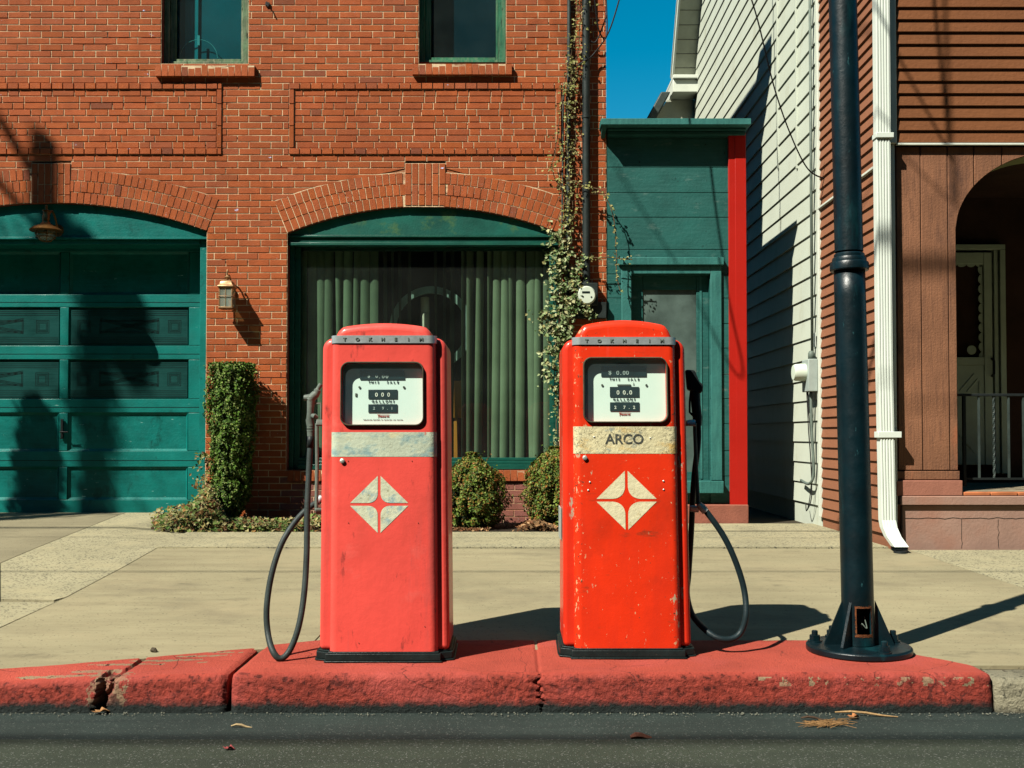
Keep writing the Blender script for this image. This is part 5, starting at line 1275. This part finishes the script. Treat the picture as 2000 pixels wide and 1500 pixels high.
    ring = rrect(X(wx0), X(wx1), Z(wz0), Z(wz1), .038, 8); ring2 = rrect(X(wx0+.007), X(wx1-.007), Z(wz0+.007), Z(wz1-.007), .032, 8); m2 = len(ring)
    b = MB(); vs = [(p[0], Y(.001), p[1]) for p in ring] + [(p[0]*.6+q[0]*.4, Y(-.012), p[1]*.6+q[1]*.4) for p, q in zip(ring, ring2)] + [(p[0]*.2+q[0]*.8, Y(-.012), p[1]*.2+q[1]*.8) for p, q in zip(ring, ring2)] + [(p[0], Y(.001), p[1]) for p in ring2]
    b.add(vs, [(i*m2+k, i*m2+(k+1) % m2, (i+1)*m2+(k+1) % m2, (i+1)*m2+k) for i in range(3) for k in range(m2)])
    gk = B(b, 'window_gasket', m_gasket, smooth=True, autos=50)
    return dict(t=t, cx=cx, d0=d0, z0=z0, X=X, Y=Y, Z=Z, B=B, door=door, ring=ring2, win=win, tf=tf, gk=gk, HW=HW, DW=DW, SY0=SY0, SY1=SY1, D=D, rr=rr)

def cut_window(p, depth=.075):
    """opens the door skin at the dial window and lines the recess"""
    door = p['door']; me = door.data; wx0, wx1, wz0, wz1 = p['win']
    # boolean with a rounded block
    X, Y, Z = p['X'], p['Y'], p['Z']
    c = MB(); c.prism(p['ring'], Y(-.03), Y(depth), 'y'); p['tf'](c); co = c.build('cutter_tmp', m_dark, p['t'])
    for o_ in (door,) + tuple(ch for ch in p['t'].children if ch.name.startswith('cabinet')):
        md = o_.modifiers.new('cut', 'BOOLEAN'); md.object = co; md.operation = 'DIFFERENCE'; md.solver = 'EXACT'
        bpy.context.view_layer.update(); dg = bpy.context.evaluated_depsgraph_get(); dg.update()
        if o_ is not door:   # apply only the boolean, keep the bevel
            bv = [m for m in o_.modifiers if m.type == 'BEVEL']
        nm = bpy.data.meshes.new_from_object(o_.evaluated_get(dg)); o_.modifiers.clear(); o_.data = nm
    bpy.data.objects.remove(co)

def dress(p, dialm, stripem, emblm, arco, stripe, emb, rightpump):
    X, Y, Z, B, t = p['X'], p['Y'], p['Z'], p['B'], p['t']; wx0, wx1, wz0, wz1 = p['win']; dep = .027
    b = MB(); b.box(X(wx0+.0), X(wx1-.0), Y(dep), Y(dep+.004), Z(wz0), Z(wz1)); dial = B(b, 'dial_face', dialm)
    b = MB(); b.add([(q[0], Y(.003), q[1]) for q in rrect(X(wx0+.008), X(wx1-.008), Z(wz0+.008), Z(wz1-.008), .031, 8)], [tuple(range(36))]); B(b, 'glass', m_dialglass, fix=False)
    wc = (wx0+wx1)/2 + (.000 if not rightpump else -.010); yy = Y(dep-.0008); H = wz1-wz0
    def zf(f): return wz1 - H*f
    if not rightpump: wins = [(-.098, .094, .135, .278), (-.062, .062, .432, .575), (-.062, .062, .660, .790)]
    else: wins = [(-.092, .105, .140, .295), (-.055, .072, .450, .605), (-.055, .072, .685, .820)]
    for (a, c, f0, f1) in wins:
        b = MB(); b.box(X(wc+a), X(wc+c), Y(dep-.004), yy, Z(zf(f1)), Z(zf(f0))); B(b, 'counter_window', m_cnt, dial, bevel=.0015)
    txt = MB(); fz0 = zf(.318 if not rightpump else .335); yt = Y(dep-.0025)
    k = wc+.006 if rightpump else wc
    def ltr(s, x0, dx, z, size, y=yt, **kw):
        r = MB()
        for i, ch in enumerate(s):
            if ch != ' ': r = merge(r, text_mb(ch, size, X(x0+dx*i), y, Z(z), .0006, bold=.0004, **kw))
        return r
    txt = merge(txt, ltr('THIS', k-.058, .0125, fz0, .0135), ltr('SALE', k+.020, .0145, fz0, .0135), ltr('GALLONS', k-.043, .0148, zf(.615 if not rightpump else .640), .0135), ltr('PRICE INCLUDING TAX', k-.038, .0043, zf(.653 if not rightpump else .673), .0032))
    if not rightpump: txt = merge(txt, ltr('COMPUTING MEASURE OF GASOLINE PER GALLON', k-.082, .0042, zf(.90), .003))
    B(txt, 'dial_lettering', m_ink, dial)
    yd = Y(dep-.0055)
    if not rightpump:
        g1 = merge(ltr('$', k-.060, .01, zf(.22), .022, yd), ltr('0', k-.026, .01, zf(.225), .022, yd), ltr('.00', k-.014, .016, zf(.23), .024, yd))
        g2_ = ltr('000', k-.027, .026, zf(.515), .024, yd); g3 = merge(ltr('2', k-.037, .01, zf(.725), .017, yd), ltr('9.1', k+.001, .019, zf(.725), .017, yd))
    else:
        g1 = merge(ltr('$', k-.060, .01, zf(.235), .026, yd), ltr('0', k-.026, .01, zf(.24), .026, yd), ltr('.00', k-.013, .0145, zf(.24), .026, yd))
        g2_ = merge(ltr('0', k-.026, .01, zf(.54), .026, yd), ltr('0.0', k+.001, .014, zf(.54), .026, yd)); g3 = merge(ltr('2', k-.038, .01, zf(.765), .019, yd), ltr('7.2', k+.001, .021, zf(.765), .019, yd))
    B(g1, 'counter_digits', m_digitdim, dial); B(g2_, 'counter_digits', m_digit, dial); B(g3, 'counter_digits', m_digitdim if not rightpump else m_digit, dial)
    tr_ = MB(); zz = zf(.845 if not rightpump else .865); tr_ = merge(text_mb('T', .016, X(k-.020), yt, Z(zz-.001), .0006, shear=.3, bold=.0003), ltr('OKHEIM', k-.011, .0066, zz-.001, .009))
    tr_.box(X(k-.024), X(k+.028), yt-.0006, yt, Z(zz+.0065), Z(zz+.0078)); B(tr_, 'maker_mark', m_redink, dial)
    sc_ = MB()
    for sx_ in ((-.100, .090) if not rightpump else (-.088, .104)):
        c = (X(wc+sx_), Z(zf(.395 if not rightpump else .425))); sc_.lathe([(.005, 0), (.005, .003)], (c[0], Y(dep-.004), c[1]), axis='y', n=8)
    if not rightpump: sc_.box(X(wc-.118), X(wc-.110), Y(dep-.003), yy, Z(zf(.54)), Z(zf(.49)))
    else:
        sc_.box(X(wc-.024), X(wc+.034), Y(dep-.004), yy, Z(zf(.125)), Z(zf(.105))); sc_.box(X(wc-.022), X(wc+.036), Y(dep-.004), yy, Z(zf(.435)), Z(zf(.412)))
        sc_ = merge(sc_, text_mb('2', .014, X(wc+.048), yt, Z(zf(.405)), .0005))
    B(sc_, 'dial_fittings', m_gasket, dial)
    # painted stripe, wraps round the door corners
    z0_, z1_ = stripe; HW, rr = p['HW'], p['rr']; path = [(X(HW), Y(.05))] + [(X(HW-rr)+(rr)*math.cos(R(a)), Y(0)+rr-(rr)*math.sin(R(a))) for a in [90*i/8 for i in range(9)]] + [(X(-HW+rr)-(rr)*math.sin(R(a)), Y(0)+rr-(rr)*math.cos(R(a))) for a in [90*i/8 for i in range(9)]] 
    mb = MB(); e = .0009
    pp = [(x + (e if x > X(0) else -e)*(1 if abs(x-X(0)) > HW-.02 else 0), y-e) for x, y in path[1:]]
    vs = [(x, y, Z(z0_)) for x, y in pp] + [(x, y, Z(z1_)) for x, y in pp]; n = len(pp)
    mb.add(vs, [(i, i+1, n+i+1, n+i) for i in range(n-1)]); st_ = B(mb, 'painted_stripe', stripem, smooth=True)
    if arco: B(text_mb('ARCO', .060, X(-.005), Y(-.0018), Z((z0_+z1_)/2+.002), .0004, bold=.0012, sx=.98), 'lettering', m_arco, st_)
    # four-petal diamond emblem
    ex, ez, S_ = emb; em = MB(); g = .006; yy = Y(-.0012)
    for sx_, sz_ in ((1, 1), (-1, 1), (-1, -1), (1, -1)):
        pts = [(g, S_-g*.6), (S_-g*.6, g)]        # outer tip to tip, then concave-to-round inner corner
        inn = []
        qq = .34 if not rightpump else .44; a0 = (S_*qq, g); a1 = (g, S_*qq); cpt = (S_*.08, S_*.08)
        inn.append((S_*.80, g))
        for i in range(9):
            u = i/8; q = [(1-u)**2*a0[j] + 2*u*(1-u)*cpt[j] + u*u*a1[j] for j in (0, 1)]; inn.append(tuple(q))
        inn.append((g, S_*.8))
        poly = pts + inn
        em.add([(X(ex+sx_*a_), yy, Z(ez+sz_*b_)) for a_, b_ in poly], [tuple(range(len(poly)))])
    B(em, 'emblem', emblm, fix=False)
    # lock and screws
    lk = MB(); lx = -.172 if not rightpump else -.176; lz = p['stripe0']-.018
    lk.lathe([(.010, .0), (.010, -.008), (.006, -.010), (.001, -.010)], (X(lx), Y(0), Z(lz)), axis='y', n=16); B(lk, 'door_lock', m_alu, smooth=True, autos=40)
    sr = MB()
    pos = [(-.168+.02, lz+.0), (.12, lz), (-.145, .59), (.145, .59), (-.10, .08), (.17, .15)] if not rightpump else [(-.155, .76), (-.162, .725), (.158, .765), (.158, .728), (-.135, lz+.09), (.105, lz+.085)]
    for (a_, b_) in pos:
        rs = .0018 if not rightpump else .0042; sr.lathe([(rs, 0), (rs, -.002), (rs*.5, -.0035)], (X(a_), Y(0), Z(b_)), axis='y', n=8)
    B(sr, 'screws', m_gasket if not rightpump else m_alu)

# left pump
ZL = lambda py, d: PZ(py, d)-.157
dl_ = (EYE-.157)/((1292-850)/F)+.022
pL = pump('left petrol pump with plain faded stripe and pinkish red paint', 748, 1292, m_redL, m_redL, m_stripeL, m_emblL, m_dial, False, .002, -1, 0, 1,
          ((664-748)/F*dl_, (827-748)/F*dl_, ZL(832, dl_), ZL(706, dl_)), None, None)
cut_window(pL); pL['stripe0'] = ZL(892, dl_)
dress(pL, m_dial, m_stripeL, m_emblL, False, (ZL(892, dl_), ZL(844, dl_)), ((741-749)/F*dl_, ZL(985, dl_), 57/F*dl_), False)
dr_ = (EYE-.157)/((1285-850)/F)+.022
pR = pump('right petrol pump with black letters on its yellowed stripe and chipped orange red paint', 1228, 1285, m_redR, m_redRside, m_stripeR, m_emblR, m_dialR, True, .010, 1, 0, 2,
          ((1141-1223)/F*dr_, (1306-1223)/F*dr_, ZL(826, dr_), ZL(697, dr_)), None, None)
cut_window(pR); pR['stripe0'] = ZL(886, dr_)
dress(pR, m_dialR, m_stripeR, m_emblR, True, (ZL(886, dr_), ZL(833, dr_)), ((1229-1229)/F*dr_, ZL(977, dr_), 59/F*dr_), True)
plq = MB(); X, Y, Z = pR['X'], pR['Y'], pR['Z']; plq.box(X(-.268-.008), X(-.268-.003), Y(.12), Y(.28), Z(.50), Z(.64)); pR['B'](plq, 'side_plate', m_greybox)

# nozzles, hoses and guards
def guard(p, sgn, rodx, topy, boty, d):
    t = p['t']; o = MB()
    pt = P(rodx[0], topy, d); pb_ = P(rodx[1], boty, d); 
    for (c, nm) in ((pt, 1), (pb_, -1)):
        # half-dome cast bracket reaching from the rod to the cabinet side
        vs = []; n = 10; m_ = 10; inx = -sgn*.038
        mb = MB()
        for i in range(n+1):
            a = R(180*i/n)
            for j in range(m_+1):
                u = j/m_; rr = .024*(1-.35*u); x = c.x + inx*u - sgn*0; z = c.z + nm*.030*math.sin(a)*(math.sqrt(max(0, 1-(u*.55)**2))) ; y = c.y + rr*math.cos(a)
                vs.append((x, y, z))
        mb.add(vs, [(i*(m_+1)+j, i*(m_+1)+j+1, (i+1)*(m_+1)+j+1, (i+1)*(m_+1)+j) for i in range(n) for j in range(m_)])
        ob = mb.build('bracket', m_alu if sgn > 0 else m_greymetal, t, smooth=True); q = ob.modifiers.new('thick', 'SOLIDIFY'); q.thickness = .006
    r = MB(); r.tube([(pt.x, pt.y, pt.z+.012), (pt.x, pt.y, pt.z-.02), ((pt.x+pb_.x)/2 - sgn*.002, pt.y, (pt.z+pb_.z)/2), (pb_.x, pb_.y, pb_.z+.02), (pb_.x, pb_.y, pb_.z-.012)], .0085, 12)
    r.build('guard_rod', m_greymetal, t, smooth=True, autos=50)
dG = pL['d0']+.20
guard(pL, -1, (619, 618), 832, 992, dG)
t = pL['t']; dN = dG+.04
nz = MB(); q = lambda px, py, dd=0: P(px, py, dN+dd)
nz.tube(spline([q(627, 750), q(621, 760), q(618, 768), q(610, 776), q(605, 782)], 5), [.010]*6+[.016]*5+[.019]*5+[.020]*5, 14)
nz.tube([q(594, 777), q(597, 777), q(606, 777), q(612, 778)], [.013, .014, .018, .015], 14)
nz.tube([q(608, 776), q(607, 790), q(606, 806), q(605, 820)], [.020, .017, .015, .016], 14)
nz.tube([q(604, 818), q(606, 828), q(607, 838)], [.017, .018, .015], 14)
nz.tube([q(610, 812, -.02), q(614, 813, -.03), q(619, 816, -.02)], [.010, .013, .010], 12)
nz.tube([q(611, 788), q(626, 788), q(627, 800), q(627, 830)], [.005, .005, .004, .004], 8)
nzo = nz.build('nozzle', m_greymetal, t, smooth=True, autos=50)
nz = MB()
for py in (829, 834, 839): nz.tube([q(607, py), q(607, py+3)], .018, 14)
nz.tube([q(607, 842), q(607, 852)], [.017, .016], 14); nz.build('swivel', m_greymetal, nzo, smooth=True, autos=50)
nz = MB(); nz.tube([q(607, 852), q(606, 862), q(606, 874)], [.016, .014, .0165], 14); nz.build('hose_cuff', m_black, nzo, smooth=True)
hs_ = MB(); hp = [(606, 870, dN), (603, 930, dN-.02), (600, 1000, dN-.05), (599, 1080, dN-.08), (594, 1160, dN-.12), (583, 1225, dN-.16), (566, 1270, 4.42), (548, 1286, 4.40), (533, 1272, 4.40), (523, 1235, dN-.14), (521, 1185, dN-.12), (531, 1120, dN-.09), (551, 1060, dN-.05), (580, 1015, dN-.0), (606, 990, dN+.03), (624, 979, dN+.05)]
hs_.tube(spline([P(*a) for a in hp], 8), .0135, 12); hs_.build('hose', m_hose, t, smooth=True)
fe = MB(); fe.tube([P(619, 981, dN+.045), P(628, 972, dN+.06)], .016, 12); fe.build('hose_fitting', m_chrome, t, smooth=True, autos=50)
dG = pR['d0']+.20
guard(pR, 1, (1357, 1364), 832, 988, dG)
t = pR['t']; dN = dG+.07; q = lambda px, py, dd=0: P(px, py, dN+dd)
nz = MB(); nz.prism([(q(1338, 722).x, q(1338, 722).z), (q(1356, 723).x, q(1356, 723).z), (q(1365, 745).x, q(1365, 745).z), (q(1373, 752).x, q(1373, 752).z), (q(1372, 764).x, q(1372, 764).z), (q(1366, 770).x, q(1366, 770).z), (q(1342, 762).x, q(1342, 762).z)], dN-.02, dN+.02, 'y')
nzo = nz.build('nozzle', m_black, t, bevel=.010, seg=3)
nz = MB(); nz.tube([q(1358, 762), q(1359, 790), q(1362, 815), q(1363, 832)], [.022, .022, .022, .018], 14); nz.tube([q(1350, 762), q(1347, 785), q(1347, 805), q(1356, 814)], [.006, .005, .005, .006], 8); nz.build('nozzle_body', m_hoseR, nzo, smooth=True, autos=50)
hs_ = MB(); hs_.tube(spline([q(1363, 825), q(1364, 850), q(1362, 880, -.01), q(1357, 920, 0), (q(1353, 970, .02)), (q(1350, 1040, .06)), q(1345, 1120, .1), q(1342, 1160, .1), q(1352, 1200, .0), P(1375, 1228, 4.60), P(1402, 1246, 4.56), P(1428, 1248, 4.56), P(1447, 1234, 4.57), P(1457, 1200, 4.57), P(1453, 1150, 4.6), P(1436, 1095, 4.6), P(1412, 1045, 4.6), P(1380, 1000, 4.6), P(1370, 992, 4.6)], 8), .0135, 12); hs_.build('hose', m_hoseR, t, smooth=True)
fe = MB(); fe.tube([P(1365, 985, 4.6), P(1372, 992, 4.6), P(1378, 999, 4.6)], [.014, .018, .017], 8); fe.build('hose_fitting', m_alu, t, smooth=True, autos=40)

# ------------------------------------------------------------------ litter on the road and pavement
def litter(name, label, cat, px, py, z, kind, size, rot, colr):
    d = 4.0
    for _ in range(40):
        p = P(px, py, d); d += ((EYE-z)/((EYE-p.z)/d) - d)*.6
    p = P(px, py, d); m_ = M('litter_'+kind, colr, .8, .3, 60, bump=.3); mb = MB()
    ca, sa = math.cos(rot), math.sin(rot)
    if kind == 'leaf':
        out = [(-.5, 0), (-.25, .14), (-.3, .3), (-.05, .2), (.05, .38), (.15, .18), (.5, .02), (.2, -.14), (.1, -.34), (-.05, -.18), (-.3, -.25), (-.25, -.1)]
        vs = [(p.x + size*(a*ca-b*sa), p.y+size*(a*sa+b*ca), z+.008+size*.28*abs(b)+.006*math.sin(a*9)) for a, b in out]; c = (p.x, p.y, z+.006)
        mb.add(vs + [c], [(i, (i+1) % 12, 12) for i in range(12)])
    else:
        pts = [(p.x + size*(u-.5)*ca, p.y+size*(u-.5)*sa, z+.006+.006*math.sin(u*5)) for u in (0, .25, .5, .75, 1)]
        mb.tube(pts, [.003, .005, .005, .004, .002] if kind == 'twig' else [.006, .012, .012, .010, .004], 6)
    o = mb.build(name, m_); tag(o, label, cat)
litter('fallen_leaf', 'curled tan leaf in the gutter under the broken kerb', 'leaf', 197, 1393, .004, 'leaf', .075, .4, (.30, .15, .06))
litter('fallen_leaf', 'orange leaf in the gutter below the right pump', 'leaf', 1552, 1378, .004, 'leaf', .05, -.3, (.35, .13, .04))
litter('fallen_leaf', 'small orange leaf beside the pine needles on the road', 'leaf', 1667, 1403, .004, 'leaf', .055, 0, (.34, .14, .05))
litter('fallen_leaf', 'orange scrap of leaf in the gutter at the right edge', 'leaf', 1995, 1377, .004, 'leaf', .045, .2, (.36, .15, .05))
litter('twig', 'long pale twig on the road in front of the street pole', 'twig', 1692, 1397, .004, 'twig', .24, -.2, (.32, .20, .09))
litter('twig', 'short pale twig on the road in front of the left kerb', 'twig', 472, 1421, .0, 'twig', .08, 0, (.34, .25, .13))
litter('bark_piece', 'dark brown curl of bark on the open road', 'bark', 1252, 1442, .0, 'bark', .08, .15, (.10, .035, .02))
litter('fallen_leaf', 'tiny red leaf on the road below the left kerb joint', 'leaf', 447, 1465, .0, 'leaf', .045, 0, (.28, .05, .05))
litter('twig', 'dark twig lying beside the pine needles', 'twig', 1590, 1406, .004, 'twig', .10, -.1, (.06, .035, .02))
litter('pebble', 'single dark pebble on the pavement behind the kerb', 'pebble', 301, 1274, .15, 'bark', .03, 0, (.10, .08, .05))
nd = MB()
for _ in range(95):
    px = random.gauss(1612, 18); py = random.gauss(1411, 3); d = (EYE-.004)/((py-850)/F); a = random.gauss(0, .6); c = P(px, py, d); l = random.uniform(.015, .05)
    nd.tube([(c.x-l*math.cos(a), c.y-l*math.sin(a), .006), (c.x+l*math.cos(a), c.y+l*math.sin(a), .008+random.random()*.008)], .0011, 4)
o = nd.build('pine_needles', M('pine_needle', (.22, .12, .045), .8, .2, 5, bump=0)); tag(o, 'little heap of dry pine needles on the road', 'needles', kind='stuff')
gv = MB()
for _ in range(420):
    x = random.uniform(-2.2, 2.2); y = 4.14 - abs(random.gauss(0, .025)); r = random.uniform(.0015, .0045); gv.lathe([(r*.4, 0), (r, r*.4), (r*.8, r), (r*.2, r*1.3)], (x, y, .004), n=5)
o = gv.build('gutter_grit', M('grit', (.15, .15, .115), .9, .4, 100, bump=0)); tag(o, 'line of pale grit along the foot of the kerb', 'grit', kind='stuff')

# ------------------------------------------------------------------ outside the frame: casters for the shadows seen in it, and an added sky blocker
DXY = SUN.x/SUN.y; DZY = -SUN.z/SUN.y
def src(Xs, Ys, Zs, Yc):      # point at depth Yc whose shadow lands on (Xs, Ys, Zs)
    k = Ys-Yc; return Vector((Xs-k*DXY, Yc, Zs+k*DZY))
a = src(fx(88, 300), YB, fz(280), 4.6)
up = thing('utility_pole', (a.x, 4.6, .15), 'tall wooden utility pole with transformer left of the garage', 'utility pole')
b = MB(); b.tube([(a.x, 4.6, .1), (a.x, 4.6, a.z)], [.15, .11], 16); b.build('pole', m_wood, up, smooth=True, autos=50)
tc_ = src(fx(235, 600)-.35, YB+.33, fz(630), 4.6); b = MB(); b.lathe([(.12, -.45), (.15, -.4), (.15, .3), (.09, .40)], (a.x+.33, 4.6, tc_.z), n=20); b.build('transformer', m_greybox, up, smooth=True, autos=40)
b = MB()  # leaves added to the pole to make its shadow ragged
for _ in range(900):
    zz = random.uniform(a.z-9, a.z-1.0); an = random.uniform(0, 6.28); rr_ = .13+abs(random.gauss(0, .10))*(1.6 if mnoise.noise(Vector((0, 0, zz*1.3))) > .05 else .4)
    leaf(b, (a.x+rr_*math.cos(an), 4.6+rr_*math.sin(an), zz), (math.cos(an), math.sin(an), 0), .12, 'ivy')
b.build('shadow_leaves', m_ivy, up, fix=False)
b = MB(); b.tube([(a.x, 4.6, a.z-.5), (a.x-.45, 4.6, a.z+.25)], .045, 8); b.tube([(a.x, 4.6, a.z-.9), (a.x-.7, 4.6, a.z-.1)], .04, 8); b.build('brace', m_wood, up)
s2 = src(PX(72, 900, YB+.33), YB+.33, PZ(800, YB+.33), 7.6)  # evergreen added for the left garage shadow, real caster unknown
shrub('columnar_shrub', 'columnar evergreen added outside the frame to shade the left of the garage door', None, s2.x, 7.6, .2, [(0, .12), (1, .17), (2.5, .18), (s2.z-.6, .17), (s2.z-.2, .10)], 'col', 9000, .05, .15, 13)
b = MB()
for (ys, zs, yc_, r) in ((6.76, .22, 2.4, .011), (3.80, .0, -3.0, .03), (8.45, .27, 2.4, .008), (YH, hz(517), 2.4, .035)):
    c = src(0, ys, zs, yc_); b.tube([(x, yc_, c.z + .000025*x*x*0) for x in (-60, 60)], r, 8)
o = b.build('overhead_wires', m_cable); tag(o, 'black overhead wires strung along the street above the frame', 'wires')
b = MB(); A1 = src(fx(1120, 100), YB, fz(120), 4.5); A2 = src(fx(1190, 300), YB, fz(300), 5.2); A3 = src(fx(1330, 530), YB, fz(530), 6.6); A4 = src(fx(1455, 745), YB, fz(745), 7.9)
b.tube(spline([A1 + (A1-A2)*1.2, A1, A2, A3, A4, A4+Vector((.7, .9, .35)), (3.0, 11.5, 7.2)], 10), .009, 6)
B1 = src(hx(1700), YH, hz(0), 5.0); B2 = src(hx(1865), YH, hz(320), 5.6); b.tube([B1+(B1-B2)*1.5, B1, B2, B2+Vector((1.0, 1.2, 1.5)), B2+Vector((2.5, 2.0, 3.2))], .011, 6)
C1 = src(hx(1755), YH, hz(292), 4.2); C2 = src(hx(1868), YH, hz(402), 4.9); b.tube([C1+(C1-C2)*3, C1, C2, C2+Vector((1.2, 1.2, 2.5))], .011, 6)
o = b.build('drop_cables', m_cable); tag(o, 'black service cables dropping to the houses above the frame', 'cables')

ob = thing('sky_blocking_row', (0, -7, 0), 'unseen brick row added across the street to cut the sky fill', 'building')  # added out of view, its height and dark wall chosen to cut fill
b = MB(); b.box(-45, 45, -16, -7.2, -.02, 15.8); b.build('wall', m_darkbrown, ob)
b = MB(); b.box(-45.2, 45.2, -16.2, -6.95, 15.8, 16.3); b.build('cornice', m_green, ob)
for i in range(14):
    for zz in (1.0, 4.6, 8.2, 11.8):
        b = MB(); x = -26+i*4; b.box(x, x+1.3, -7.25, -7.15, zz, zz+2.1); b.build('window', m_dark, ob)
b = MB(); b.add([(-60, -7.2, .14), (60, -7.2, .14), (60, -4.6, .14), (-60, -4.6, .14)], [(0, 1, 2, 3)]); tag(b.build('far_sidewalk', m_asph, base=(0, 0, 0)), kind='structure')
